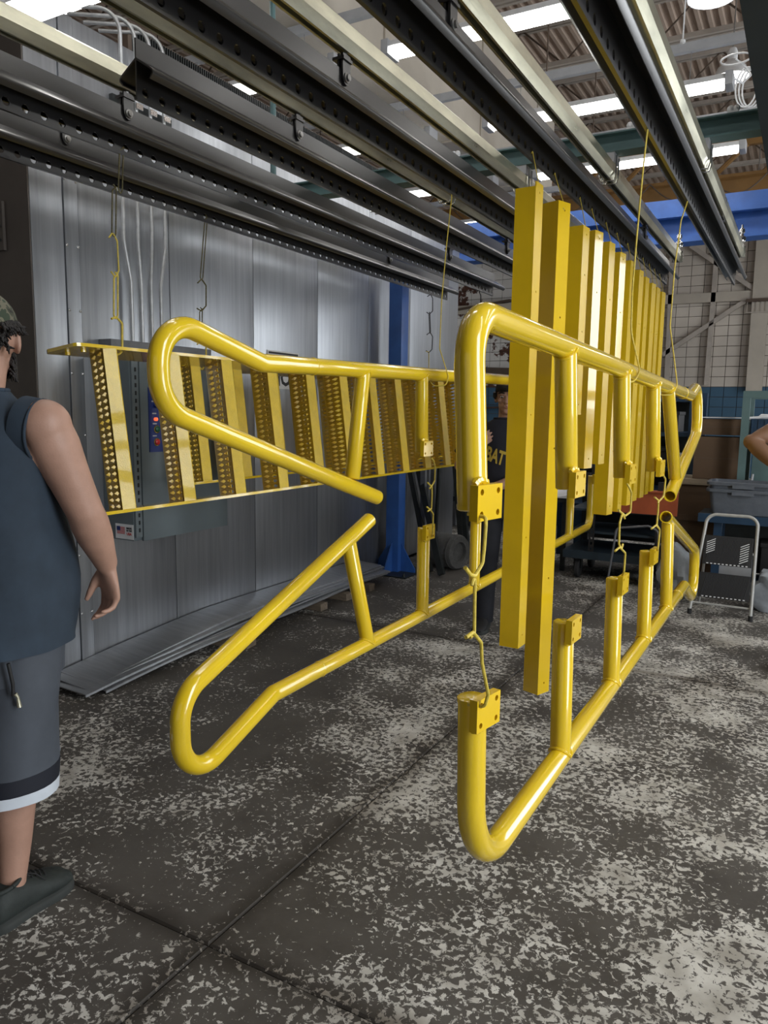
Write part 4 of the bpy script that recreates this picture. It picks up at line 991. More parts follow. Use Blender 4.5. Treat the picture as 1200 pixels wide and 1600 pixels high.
for p_ in (pl0, pr0): MB().cyl(p_ - V((0, 0, 0.02)), p_ + V((0, 0, 0.02)), 0.016, seg=10).build('rubber_foot', 'rubber', st)
MB().cyl(V((pl0.x + 0.01, SY + 0.03, 0.085)), V((pr0.x - 0.01, SY + 0.03, 0.085)), 0.008, seg=8).build('cross_bar', 'alu', st)
def lerp(a, b, t): return a + (b - a) * t
for z0, z1, nm in ((0.375, 0.60, 0), (0.135, 0.325, 1)):
    # the stool is folded: its treads stand almost upright in the frame
    t = ((z0 + z1) / 2 - 0.02) / (zt - 0.02); L_ = lerp(pl0, pl1, t); R_ = lerp(pr0, pr1, t)
    x0, x1 = L_.x + 0.018 + 0.01 * nm, R_.x - 0.018; hh = (z1 - z0) / 2; hw = (x1 - x0) / 2
    ctr = V(((x0 + x1) / 2, L_.y - 0.02, (z0 + z1) / 2)); rt = Matrix.Rotation(R(68), 3, 'X')
    def T(x, y, z): return rt @ V((x, y, z)) + ctr
    mb = MB(); mb.bbox((-hw, -hh, -0.012), (hw, hh, 0.0), 0.006); mb.v = [T(p.x, p.y, p.z) for p in mb.v]
    stp = mb.build('tread', 'rubber', st)
    mb = MB()
    for q in range(30):
        xx = -hw + 0.02 + (2 * hw - 0.06) * q / 29
        mb.add([T(xx, -hh + 0.014, 0.0005), T(xx + 0.006, -hh + 0.014, 0.0005), T(xx + 0.006 + 0.03, hh - 0.012, 0.0005), T(xx + 0.03, hh - 0.012, 0.0005), T(xx + 0.003, -hh + 0.014, 0.003), T(xx + 0.033, hh - 0.012, 0.003)], [[0, 4, 5, 3], [1, 2, 5, 4], [0, 1, 4], [2, 3, 5]])
    mb.build('grip_ribs', 'black', stp, smooth=False, kind='stuff')
    if nm == 0:
        for side, n_ in ((-1, 6), (1, 8)):
            for q in range(n_):
                xa_ = -hw + 0.02 if side < 0 else hw - 0.085; ya_ = (-hh + 0.08 + 0.017 * q) if side < 0 else (-hh + 0.02 + 0.018 * q)
                mb = MB(); mb.add([T(xa_, ya_, 0.0032), T(xa_ + 0.058, ya_ + 0.030, 0.0032), T(xa_ + 0.058, ya_ + 0.036, 0.0032), T(xa_, ya_ + 0.006, 0.0032), T(xa_, ya_, 0.0005), T(xa_ + 0.058, ya_ + 0.030, 0.0005), T(xa_ + 0.058, ya_ + 0.036, 0.0005), T(xa_, ya_ + 0.006, 0.0005)], [[0, 1, 2, 3], [4, 7, 6, 5], [0, 4, 5, 1], [1, 5, 6, 2], [2, 6, 7, 3], [3, 7, 4, 0]])
                mb.build('worn_stripe', 'label_white', stp, smooth=False)
    for q in range(11):
        xx = -hw + 0.03 + (2 * hw - 0.07) * q / 10; mb = MB(); mb.box((xx, -hh + 0.003, -0.001), (xx + 0.014, -hh + 0.010, 0.0022)); mb.v = [T(p.x, p.y, p.z) for p in mb.v]
        mb.build('edge_stud', 'label_white', stp, smooth=False)

# ---- blue bench with totes
BY0, BY1 = 6.62, 7.05
bn = empty('work_bench', (-0.1, 6.8, 0), 'dark blue steel bench behind the step stool carrying the grey totes', 'bench')
zb = onY(1150, 806, BY0).z
MB().box((-0.72, BY0, zb - 0.068), (1.0, BY0 + 0.04, zb)).build('front_rail', 'rack_blue', bn, smooth=False)
MB().box((-0.72, BY0 + 0.04, zb - 0.03), (1.0, BY1, zb - 0.004)).build('bench_top', 'dark_steel', bn, smooth=False)
for x in (-0.60, 0.92):
    for y in (BY0 + 0.05, BY1 - 0.07): MB().box((x, y, 0), (x + 0.06, y + 0.06, zb - 0.03)).build('leg', 'rack_blue', bn, smooth=False)
MB().box((-0.58, BY0 + 0.05, 0.14), (0.95, BY1 - 0.05, 0.17)).build('lower_shelf', 'rack_blue', bn, smooth=False)
def tote(z0, h, label, grow=0.0):
    x0 = onY(1107, 780, BY0 + 0.05).x; x1 = -0.13; y0, y1 = BY0 + 0.05, BY0 + 0.37
    t = empty('tote', ((x0 + x1) / 2, (y0 + y1) / 2, z0), label, 'tote', 'grey totes on the blue bench')
    def rr(x0, x1, y0, y1, z, r=0.04):
        out = []
        for cx_, cy_, a0_ in ((x1 - r, y1 - r, 0), (x0 + r, y1 - r, 90), (x0 + r, y0 + r, 180), (x1 - r, y0 + r, 270)):
            for k in range(5): a = R(a0_ + 22.5 * k); out.append((cx_ + r * math.cos(a), cy_ + r * math.sin(a), z))
        return out
    e = 0.022
    rings = [rr(x0 + e, x1 - e, y0 + e, y1 - e, z0), rr(x0, x1, y0, y1, z0 + h - 0.03), rr(x0 - 0.004, x1 + 0.004, y0 - 0.004, y1 + 0.004, z0 + h), rr(x0 + 0.004, x1 - 0.004, y0 + 0.004, y1 - 0.004, z0 + h), rr(x0 + e + 0.004, x1 - e - 0.004, y0 + e + 0.004, y1 - e - 0.004, z0 + 0.004)]
    MB().loft(rings).build('shell', 'tote', t, ang=50)
    rim = [rr(x0 - 0.002, x1 + 0.002, y0 - 0.002, y1 + 0.002, z0 + h - 0.026), rr(x0 - 0.022, x1 + 0.022, y0 - 0.022, y1 + 0.022, z0 + h - 0.024), rr(x0 - 0.024, x1 + 0.024, y0 - 0.024, y1 + 0.024, z0 + h), rr(x0 - 0.002, x1 + 0.002, y0 - 0.002, y1 + 0.002, z0 + h + 0.003)]
    MB().loft(rim + [rim[0]], caps=False).build('rim', 'tote', t, ang=50)
    MB().box(((x0 + x1) / 2 - 0.09, y0 - 0.030, z0 + h - 0.045), ((x0 + x1) / 2 + 0.07, y0 - 0.016, z0 + h - 0.018)).build('handle_lip', 'tote', t, smooth=False)
tote(zb, 0.205, 'grey plastic tote standing on the blue bench, the lower of two nested')
tote(zb + 0.045, 0.215, 'grey plastic tote nested in another, the upper one')

bk = empty('parts_bin', (0.1, 6.85, 0.171), 'black parts bin added to darken under the blue bench, right of the stool', 'bin')  # added black body, stands in for the shade below the bench top
MB().bbox((-0.24, 6.70, 0.171), (0.5, 6.97, 0.48), 0.01).build('bin_body', 'black', bk)
MB().bbox((-0.25, 6.69, 0.45), (0.51, 6.98, 0.485), 0.008).build('rim', 'black', bk)
MB().box((-0.60, 6.985, 0.18), (0.95, 6.995, 0.60)).build('shade_panel', 'dark_steel', bn, smooth=False)  # added dark sheet imitating the shade under the bench

# ---- teal rack behind the bench, crates and cardboard
tr = empty('storage_rack', (-0.1, 7.3, 0), 'pale teal steel rack standing behind the grey totes', 'rack')
xL = onY(1166, 640, 7.15).x; zT = onY(1166, 622, 7.15).z
for x in (xL, 0.9):
    for y in (7.12, 7.7): MB().box((x - 0.03, y, 0), (x + 0.03, y + 0.05, zT)).build('post', 'teal_light', tr, smooth=False)
for y in (7.12, 7.7): MB().box((xL - 0.03, y, zT), (0.93, y + 0.05, zT + 0.06)).build('top_rail', 'teal_light', tr, smooth=False)
for z in (0.90, 1.28): MB().box((xL + 0.03, 7.13, z - 0.03), (0.87, 7.74, z)).build('shelf', 'cardboard', tr, smooth=False)
for (px0, px1, py0, py1, lb, mt) in ((1177, 1212, 696, 734, 'pale teal bin on the rack shelf below the raised elbow', 'teal_light'),):
    a = onY(px0, py0, 7.2); b_ = onY(px1, py1, 7.2)
    t = empty('storage_bin', ((a.x + b_.x) / 2, 7.35, 0.90), lb, 'bin')
    MB().bbox((a.x, 7.2, 0.90), (b_.x + 0.05, 7.5, a.z), 0.008).build('bin_body', mt, t)
    MB().bbox((a.x - 0.01, 7.19, a.z - 0.03), (b_.x + 0.06, 7.51, a.z + 0.005), 0.006).build('rim', mt, t)
t = empty('storage_bin', (-0.30, 7.4, 1.28), 'dark blue bin on the upper shelf of the teal rack', 'bin')
MB().bbox((-0.42, 7.2, 1.281), (-0.10, 7.55, 1.47), 0.01).build('bin_body', 'rack_blue', t)
for k in range(6): MB().box((-0.41 + 0.05 * k, 7.192, 1.29), (-0.40 + 0.05 * k, 7.20, 1.46)).build('rib', 'rack_blue', t, smooth=False)
p = onY(1190, 655, 7.3)
MB().tube([p + V((-0.10, 0, 0.0)), p + V((-0.02, 0, 0.006)), p + V((0.0, 0, 0.015)), p + V((0.14, 0, 0.018))], [0.018, 0.02, 0.03, 0.024], 8).build('plastic_tube', 'label_white', label='pale plastic tube lying above the blue bin on the teal rack', cat='tube')
p = onY(1174, 745, 7.17)
MB().tube([V((p.x, 7.17, 0.902)), V((p.x, 7.17, 0.93)), V((p.x + 0.005, 7.17, 0.95)), V((p.x + 0.01, 7.17, 1.0))], [0.02, 0.02, 0.012, 0.010], 8).build('spray_nozzle', 'light_grey', label='small grey plastic fitting standing on the rack behind the totes', cat='fitting')
# crates
ct = empty('crate', (-0.72, 7.45, 0), 'large dark brown crate behind the bench, under the pale boards', 'crate')
MB().bbox((-1.02, 7.25, 0.0), (-0.50, 7.8, 0.875), 0.008).build('crate_body', 'cardboard', ct)
for z in (0.25, 0.55): MB().box((-1.02, 7.235, z), (-0.50, 7.25, z + 0.05)).build('batten', 'cardboard', ct, smooth=False)
bd = empty('pale_boards', (-0.75, 7.45, 0.875), 'pale wooden boards lying on the dark crate under the cardboard', 'boards')
for k in range(3): MB().box((-1.0, 7.22 + 0.19 * k, 0.876), (-0.49, 7.39 + 0.19 * k, 0.925)).build('board', 'pale_wood', bd, smooth=False)
def carton(px0, px1, py0, z0, lb, Y=7.3, d=0.35, z1=None):
    a = onY(px0, py0, Y); b_ = onY(px1, py0, Y); z1 = a.z if z1 is None else z1
    t = empty('cardboard_box', ((a.x + b_.x) / 2, Y + d / 2, z0), lb, 'box')
    MB().bbox((a.x, Y, z0), (b_.x, Y + d, z1), 0.004).build('carton_body', 'cardboard', t)
    MB().box((a.x + 0.01, Y - 0.001, (z0 + z1) / 2 - 0.002), (b_.x - 0.01, Y + 0.002, (z0 + z1) / 2 + 0.002)).build('flap_seam', 'rod', t, smooth=False)
    return t
zmid = onY(1120, 680, 7.3).z
carton(1086, 1163, 682, 0.927, 'wide brown cardboard box behind the totes, the lower one')
tt = carton(1086, 1165, 654, zmid + 0.002, 'wide flat brown cardboard box on top of the lower one')
a = onY(1086, 653, 7.3); b_ = onY(1165, 653, 7.3)
MB().box((a.x, 7.29, a.z + 0.002), (b_.x, 7.66, a.z + 0.010)).build('paper_sheet', 'paper', smooth=False, label='white sheet lying along the top of the upper cardboard box', cat='sheet')
# dark column and shelves left of the cardboard
rk = empty('storage_rack', (-1.3, 8.2, 0), 'dark blue storage rack behind the orange beam cart', 'rack')
xa = onY(1081, 700, 7.9).x
RX0 = -2.2
for x in (xa, RX0):
    for y in (7.86, 8.55):
        MB().box((x - 0.04, y, 0), (x + 0.04, y + 0.05, 1.72)).build('post', 'rack_blue', rk, smooth=False)
for z in (0.55, 0.98, 1.32, 1.66): MB().box((RX0, 7.89, z - 0.04), (xa, 8.58, z)).build('shelf', 'rack_blue', rk, smooth=False)
MB().box((RX0, 8.56, 0.1), (xa, 8.58, 1.70)).build('darkening_panel', 'dark_steel', rk, smooth=False)  # added dark sheet, hides the tiles and darkens the shelves
items = [(-2.1, 0.30, 0.98, 0.20, 'mid_steel'), (-1.75, 0.28, 0.98, 0.24, 'rack_blue'), (-1.42, 0.25, 0.98, 0.18, 'black'), (-1.14, 0.16, 0.98, 0.12, 'paper'), (-2.05, 0.34, 1.32, 0.22, 'black'), (-1.65, 0.2, 1.32, 0.15, 'cardboard'), (-1.4, 0.3, 1.32, 0.2, 'black'), (-1.9, 0.3, 0.55, 0.26, 'black'), (-1.5, 0.3, 0.55, 0.2, 'rack_blue')]
nmz = {0.55: 'lowest', 0.98: 'middle', 1.32: 'upper'}
cols = {'mid_steel': 'grey', 'rack_blue': 'blue', 'black': 'black', 'paper': 'white', 'cardboard': 'brown'}
for k, (x, w_, z, h, mt) in enumerate(items):
    t = empty('parts_bin', (x + w_ / 2, 8.1, z), '%s parts bin on the %s shelf of the dark blue rack, %s' % (cols[mt], nmz[z], 'towards its left post' if x < -1.6 else 'towards its right post' if x > -1.45 else 'at its middle'), 'bin')
    MB().bbox((x, 7.93, z + 0.001), (x + w_, 8.33, z + h), 0.008).build('bin_body', mt, t)
    MB().bbox((x - 0.008, 7.92, z + h - 0.03), (x + w_ + 0.008, 8.34, z + h + 0.004), 0.006).build('rim', mt, t)
# ---- cart with orange beam, white sheets and casters
kt = empty('platform_cart', (-1.55, 7.3, 0), 'black platform cart with slotted upright and casters under the orange beam', 'cart')
KX0, KX1, KY0, KY1 = -1.86, -1.02, 6.75, 7.45
MB().box((KX0, KY0, 0.19), (KX1, KY1, 0.26)).build('deck', 'dark_teal', kt, smooth=False)
ux = onY(928, 780, KY0 + 0.05).x
zu = onY(928, 700, KY0 + 0.05).z
mb = MB(); nh = int((zu - 0.26) / 0.05)
mb.holed((ux - 0.025, KY0 + 0.03, 0.26), (1, 0, 0), (0, 0, 1), 1, nh, 0.05, 0.05, 0.014, 0.003, ru=0.009)
mb.box((ux - 0.025, KY0 + 0.03, 0.26), (ux - 0.021, KY0 + 0.07, 0.26 + nh * 0.05))
mb.build('slotted_upright', 'black', kt, smooth=False)
for x, y in ((KX1 - 0.05, KY0 + 0.02), (KX0 + 0.02, KY1 - 0.06), (KX1 - 0.05, KY1 - 0.06)): MB().box((x, y, 0.26), (x + 0.04, y + 0.04, 0.92)).build('upright', 'black', kt, smooth=False)
for z in (0.42, 0.62): MB().box((KX0 + 0.03, KY0 + 0.07, z), (KX1, KY1, z + 0.02)).build('shelf', 'dark_teal', kt, smooth=False)
for x, y in ((KX0 + 0.12, KY0 + 0.1), (KX1 - 0.12, KY0 + 0.1), (KX0 + 0.12, KY1 - 0.1), (KX1 - 0.12, KY1 - 0.1)):
    cs = MB().box((x - 0.035, y - 0.03, 0.09), (x - 0.03, y + 0.03, 0.19)).box((x + 0.03, y - 0.03, 0.09), (x + 0.035, y + 0.03, 0.19)).box((x - 0.045, y - 0.045, 0.175), (x + 0.045, y + 0.045, 0.19)).build('caster', 'dark_steel', kt, smooth=False)
    MB().disc_lathe((x - 0.022, y, 0.085), [(0.02, 0), (0.075, 0), (0.085, 0.008), (0.085, 0.036), (0.075, 0.044), (0.02, 0.044)], 20, (1, 0, 0)).build('wheel', 'rubber', cs)
zo0 = onY(1000, 794, KY0 - 0.02).z; zo1 = onY(1000, 768, KY0 - 0.02).z
ob = empty('orange_beam', (-1.4, KY0, zo0), 'orange brown steel beam lying across the black cart', 'beam')
MB().box((onY(934, 780, KY0 - 0.02).x, KY0 - 0.02, 0.641), (-0.90, KY0 + 0.02, zo1)).build('web', 'orange', ob, smooth=False)
MB().box((onY(934, 780, KY0 - 0.02).x, KY0 - 0.05, zo1), (-0.90, KY0 + 0.05, zo1 + 0.012)).build('flange', 'orange', ob, smooth=False)
for k, dx in enumerate((0.02, 0.10, 0.17, 0.25)):
    x = onY(934, 780, 7.0).x + dx
    MB().bbox((x, 6.95, 0.641), (x + 0.055, 7.35, 0.641 + 0.26 + 0.02 * (k % 2)), 0.006).build('metal_block', 'dark_steel', label='dark metal block standing on the cart behind the orange beam, %s from the left' % ('first', 'second', 'third', 'fourth')[k], cat='block', group='dark blocks on the cart')
wt = empty('work_table', (-2.1, 7.5, 0), 'low dark table under the white sheets, left of the black cart', 'table')
MB().box((-2.65, 7.0, 0.66), (-1.90, 7.82, 0.70)).build('table_top', 'dark_steel', wt, smooth=False)
for x in (-2.63, -1.96):
    for y in (7.02, 7.76): MB().box((x, y, 0), (x + 0.04, y + 0.04, 0.66)).build('leg', 'dark_steel', wt, smooth=False)
mb = MB(); n = 12
mb.loft([[(-2.62 + 0.72 * i / n, y, 0.705 + 0.012 * math.sin(i * 1.1 + 9 * y) + h) for i in range(n + 1)] + [(-2.62 + 0.72 * i / n, y, 0.7015 + 0.012 * math.sin(i * 1.1 + 9 * y) * 0) for i in range(n, -1, -1)] for y, h in ((6.98, 0.02), (7.2, 0.05), (7.5, 0.08), (7.75, 0.06))])
mb.build('white_sheets', 'paper', label='crumpled white sheets spread on the low dark table', cat='sheet')
a = onZ(985, 885, 0)
MB().tube(fillet([(-1.42, 6.62, 0.02), (-1.36, 6.60, 0.52), (-1.10, 6.60, 0.56), (-1.02, 6.60, 0.52), (-1.0, 6.62, 0.02)], 0.04, 5), 0.010, 8).build('bent_tube', 'mid_steel', label='thin grey bent tube frame standing in front of the black cart', cat='frame')
# plastic bags by the stool
def bag(c, rx, ry, rz, label, seed):
    rnd = random.Random(seed); mb = MB(); mb.sphere((0, 0, 0), 1, 1, 1, 22, 14)
    ph = [rnd.uniform(0, 6) for _ in range(6)]
    vs_ = []
    for p in mb.v:
        k = 1 + 0.10 * math.sin(5 * p.x + ph[0] + 4 * p.z) + 0.08 * math.sin(7 * p.y + ph[1]) + 0.07 * math.sin(9 * p.z + ph[2] + 5 * p.x)
        vs_.append(V((c[0] + p.x * rx * k, c[1] + p.y * ry * k, max(0.002, c[2] + p.z * rz * k))))
    mb.v = vs_; mb.build('plastic_bag', 'bag', label=label, cat='bag')
bag((-0.08, 6.42, 0.16), 0.20, 0.13, 0.17, 'crumpled clear plastic bag on the floor right of the step stool', 1)
bag((-0.84, 6.55, 0.20), 0.15, 0.16, 0.22, 'bulging clear plastic bag on the floor left of the step stool', 2)
MB().bbox((-0.60, 6.70, 0.171), (-0.30, 6.98, 0.36), 0.01).build('storage_carton', 'light_grey', label='pale grey carton on the lower shelf of the blue bench, seen between the stool steps', cat='box')

# ---- bar stock, drum and clutter by the blue column
def stock(a, b_, w_, d, mt, label):
    A = V(a); B = V(b_); t = (B - A).normalized(); u = t.cross(V((0, 1, 0))).normalized() * (w_ / 2); v_ = t.cross(u).normalized() * (d / 2)
    pr = lambda c: [c - u - v_, c + u - v_, c + u + v_, c - u + v_]
    MB().loft([pr(A), pr(B)]).build('bar_stock', mt, smooth=False, label=label, cat='bar', group='bar stock leaning beyond the oven')
ST = [((641, 735), (672, 885), 0.05, 'dark_steel', 'dark bar leaning steeply beside the blue column, leftmost of the stock'), ((655, 735), (690, 890), 0.06, 'dark_steel', 'thick dark bar leaning beside the blue column, second of the stock'),
      ((662, 735), (661, 878), 0.05, 'mid_steel', 'grey channel standing upright next to the blue column'), ((668, 735), (664, 870), 0.05, 'mid_steel', 'grey channel between the two chains left of the drum'),
      ((675, 730), (680, 865), 0.06, 'mid_steel', 'wide grey channel behind the wire chain'), ((690, 728), (697, 830), 0.03, 'brown_steel', 'thin rusty bar leaning on the cement drum'),
      ((703, 728), (694, 825), 0.06, 'mid_steel', 'pale grey wide channel right of the rusty bar'), ((686, 735), (678, 868), 0.025, 'dark_steel', 'thin dark rod behind the cement drum')]
for k, (pa, pb, w_, mt, lb) in enumerate(ST):
    B = onZ(pb[0], pb[1] + 8, 0.02); Yd = B.y
    A = onY(pa[0], pa[1], Yd + (0.35 if k < 2 else 0.10)); tdir = (A - B); A2 = B + tdir * (1.25 if k not in (0, 1) else 1.15)
    stock(B, A2, w_, 0.04, mt, lb)
for k, (pa, pb) in enumerate((((722, 760), (731, 862)), ((712, 740), (722, 860)))):
    B = onZ(pb[0], pb[1] + 6, 0.02); A = onY(pa[0], pa[1], B.y + 0.2); stock(B, B + (A - B) * 1.3, 0.045, 0.045, 'dark_steel', 'black bar leaning right of the cement drum, %s' % ('the farther right', 'the nearer the drum')[k])
p = onZ(690, 862, 0.16)
d_ = empty('cement_drum', (p.x, p.y + 0.1, 0), 'grey cement drum lying on its side beyond the left handrail', 'drum')
ax = V((0.75, -0.2, 0)).normalized()
MB().disc_lathe(V((p.x - 0.16, p.y + 0.12, 0.165)), [(0.14, 0), (0.16, 0.01), (0.165, 0.03), (0.165, 0.33), (0.155, 0.345), (0.10, 0.345), (0.09, 0.30), (0, 0.30)], 24, ax).build('drum_body', 'cement', d_)
for h in (0.05, 0.30): MB().disc_lathe(V((p.x - 0.16, p.y + 0.12, 0.165)), [(0.164, h - 0.012), (0.169, h - 0.008), (0.169, h + 0.008), (0.164, h + 0.012)], 24, ax).build('rim_band', 'cement', d_)
# rack of stock behind, closing the gap between the oven and the far wall
br = empty('stock_rack', (-3.2, 9.0, 0), 'dark steel stock rack in the gap beyond the end of the oven', 'rack')
for x in (-4.6, -3.6, -2.75):
    MB().box((x - 0.04, 8.9, 0), (x + 0.04, 9.0, 1.45)).build('post', 'dark_steel', br, smooth=False)
for z in (0.35, 0.75, 1.1): MB().box((-4.6, 8.88, z), (-2.7, 9.02, z + 0.06)).build('arm', 'dark_steel', br, smooth=False)
for k in range(8):
    x = -4.5 + 0.22 * k
    MB().box((x, 9.1, 0), (x + 0.10, 9.15, 1.1 + 0.06 * (k % 3))).build('stock_board', 'mid_steel', br, smooth=False)
# bench with clutter behind the man in the printed shirt
cb2 = empty('clutter_bench', (-3.3, 10.2, 0), 'pale bench with clutter behind the man in the printed shirt', 'bench')
MB().box((-5.2, 9.8, 1.05), (-2.2, 10.6, 1.12)).build('bench_top', 'paper', cb2, smooth=False)
MB().box((-5.2, 9.85, 0), (-2.2, 10.55, 1.05)).build('bench_body', 'rack_blue', cb2, smooth=False)
for k, (x, w_, h, mt) in enumerate(((-4.7, 0.4, 0.22, 'cardboard'), (-4.15, 0.3, 0.12, 'pale_wood'), (-3.7, 0.25, 0.25, 'dark_steel'), (-3.2, 0.35, 0.15, 'cardboard'))):
    tb_ = empty('carton', (x + w_ / 2, 10.1, 1.12), '%s on the pale bench behind the man, %s from the left' % ({'cardboard': 'brown carton', 'pale_wood': 'pale wooden box', 'dark_steel': 'dark tool box'}[mt], ('first', 'second', 'third', 'fourth')[k]), 'box')
    MB().bbox((x, 9.95, 1.121), (x + w_, 10.3, 1.12 + h), 0.008).build('carton_body', mt, tb_)
    MB().box((x - 0.005, 9.94, 1.12 + h - 0.02), (x + w_ + 0.005, 10.31, 1.12 + h + 0.006)).build('lid', mt, tb_, smooth=False)

# ================================================================ PEOPLE
def ell(c, rx, ry, z, n=24, e=2.3):
    out = []
    for j in range(n):
        a = 2 * PI * j / n; ca, sa = math.cos(a), math.sin(a)
        out.append(V((c[0] + rx * math.copysign(abs(ca) ** (2 / e), ca), c[1] + ry * math.copysign(abs(sa) ** (2 / e), sa), z)))
    return out
class Person:
    def __init__(s, name, loc, rz, label, k=1.0):
        s.rot = Matrix.Rotation(rz, 3, 'Z') * k; s.o = V(loc)
        s.root = empty(name, loc, label, 'person')
    def build(s, mb, name, mt, parent=None, voxel=None, smooth_it=0, ang=80):
        mb.v = [s.rot @ p + s.o for p in mb.v]
        o = mb.build(name, mt, parent or s.root, ang=ang)
        if voxel:
            r = o.modifiers.new('remesh', 'REMESH'); r.mode = 'VOXEL'; r.voxel_size = voxel; r.use_smooth_shade = True
            if smooth_it:
                q = o.modifiers.new('smooth', 'SMOOTH'); q.factor = 0.5; q.iterations = smooth_it
        return o
def arm_pts(a, b_, c_):
    a, b_, c_ = V(a), V(b_), V(c_); out = []
    for t in (0, 0.25, 0.5, 0.75, 1.0): out.append(a + (b_ - a) * t)
    for t in (0.2, 0.45, 0.75, 1.0): out.append(b_ + (c_ - b_) * t)
    return out
def arm(mb, a, b_, c_, k=1.0):
    mb.tube(arm_pts(a, b_, c_), [0.060 * k, 0.062 * k, 0.055 * k, 0.050 * k, 0.046 * k, 0.049 * k, 0.046 * k, 0.036 * k, 0.029 * k], 30)
    mb.sphere(V(a), 0.064 * k, seg=30, rings=20)
    mb.sphere(V(b_), 0.046 * k, seg=30, rings=20)
def hand(mb, wr, d, w_, curls, thumb=(0.55, 0.75, 0.35), k=1.0, spread=0.10, right=False):
    wr = V(wr); d = V(d).normalized(); w_ = V(w_); w_ = (w_ - w_.dot(d) * d).normalized(); n = (w_.cross(d) if right else d.cross(w_)).normalized()
    # n: palm side (fingers curl towards +n)
    pr = [(0.0, 0.026, 0.020), (0.025, 0.034, 0.019), (0.06, 0.042, 0.016), (0.088, 0.043, 0.014), (0.098, 0.038, 0.010)]
    mb.tube([wr - d * 0.015] + [wr + d * (q * k) for q, _, _ in pr], [0.026 * k] + [a * k for _, a, _ in pr], 16, True, [0.022 * k] + [c * k for _, _, c in pr], up=w_)
    L = (0.076, 0.085, 0.080, 0.062)
    for i in range(4):
        off = (0.030, 0.0105, -0.0105, -0.030)[i]
        p = wr + d * (0.085 * k) + w_ * (off * k); dirn = (d + w_ * spread * off / 0.03 * 0.5).normalized()
        pts = [p - dirn * 0.02, p]; ang = 0
        for sgm, c in zip((0.45, 0.31, 0.24), curls[i]):
            ang += R(c); q = dirn * math.cos(ang) + n * math.sin(ang); p = p + q * (L[i] * sgm * k); pts.append(p)
        mb.tube(pts, [0.0092 * k, 0.0095 * k, 0.0088 * k, 0.0080 * k, 0.0062 * k], 10)
        mb.sphere(pts[-1], 0.0064 * k, seg=8, rings=6)
    p = wr + d * (0.022 * k) + w_ * (0.026 * k) + n * 0.004
    t = (d * thumb[0] + w_ * thumb[1] + n * thumb[2]).normalized(); t2 = (t + d * 0.55 + n * 0.15).normalized()
    pts = [p - t * 0.012, p + t * 0.030 * k, p + t * 0.030 * k + t2 * 0.030 * k, p + t * 0.030 * k + t2 * 0.056 * k]
    mb.tube(pts, [0.016 * k, 0.0135 * k, 0.0108 * k, 0.0080 * k], 10); mb.sphere(pts[-1], 0.0082 * k, seg=8, rings=6)
def head(mb, hc, hr, k=1.0):
    # hc: head centre, hr: head rotation
    def H(p): return V(hc) + hr @ (V(p) * k)
    mb.sphere(H((0, -0.008, 0.020)), 0.077 * k, 0.098 * k, 0.102 * k, 22, 16, hr)
    mb.sphere(H((0, 0.022, -0.045)), 0.060 * k, 0.066 * k, 0.078 * k, 20, 14, hr)
    mb.sphere(H((0, 0.055, -0.092)), 0.030 * k, 0.030 * k, 0.024 * k, 14, 10, hr)
    mb.tube([H((0, 0.084, 0.012)), H((0, 0.098, -0.012)), H((0, 0.108, -0.028)), H((0, 0.090, -0.036))], [0.008 * k, 0.011 * k, 0.0145 * k, 0.010 * k], 10)
    for sg in (1, -1):
        mb.sphere(H((sg * 0.013, 0.092, -0.030)), 0.009 * k, seg=8, rings=6)
        mb.tube([H((sg * 0.012, 0.088, 0.022)), H((sg * 0.034, 0.083, 0.025)), H((sg * 0.055, 0.062, 0.018))], [0.008 * k, 0.010 * k, 0.008 * k], 8)
        mb.sphere(H((sg * 0.040, 0.062, -0.022)), 0.022 * k, 0.020 * k, 0.018 * k, 10, 8, hr)
        e = hr @ Matrix.Rotation(sg * R(22), 3, 'Z')
        mb.sphere(H((sg * 0.081, -0.014, -0.010)), 0.009 * k, 0.021 * k, 0.033 * k, 12, 10, e)
        mb.sphere(H((sg * 0.078, -0.006, -0.034)), 0.008 * k, 0.011 * k, 0.012 * k, 10, 8, e)
    for dz, rr in ((-0.056, 0.0062), (-0.066, 0.0075)):
        mb.tube([H((-0.024, 0.078, dz + 0.001)), H((-0.010, 0.0885, dz + 0.002)), H((0, 0.0895, dz)), H((0.010, 0.0885, dz + 0.002)), H((0.024, 0.078, dz + 0.001))], [0.003 * k, rr * k, rr * k, rr * k, 0.003 * k], 8)
def face_parts(P, hc, hr, k=1.0):
    def H(p): return V(hc) + hr @ (V(p) * k)
    for sg in (1, -1):
        mb = MB(); mb.sphere(H((sg * 0.032, 0.0765, 0.004)), 0.0125 * k, 0.0115 * k, 0.0085 * k, 12, 8, hr); e = P.build(mb, 'eye', 'eye')
        mb = MB(); mb.sphere(H((sg * 0.032, 0.0862, 0.004)), 0.0056 * k, 0.003 * k, 0.0056 * k, 10, 6, hr); P.build(mb, 'iris', 'hair', e)
        mb = MB(); mb.tube([H((sg * 0.014, 0.0935, 0.028)), H((sg * 0.034, 0.0905, 0.034)), H((sg * 0.056, 0.072, 0.027))], [0.004, 0.0055, 0.003], 8); P.build(mb, 'eyebrow', 'hair')
    mb = MB()
    for dz, rr in ((-0.0575, 0.0045), (-0.066, 0.0058)): mb.tube([H((-0.021, 0.0815, dz)), H((0, 0.0945, dz)), H((0.021, 0.0815, dz))], [0.002, rr, 0.002], 8)
    P.build(mb, 'lips', 'lip')
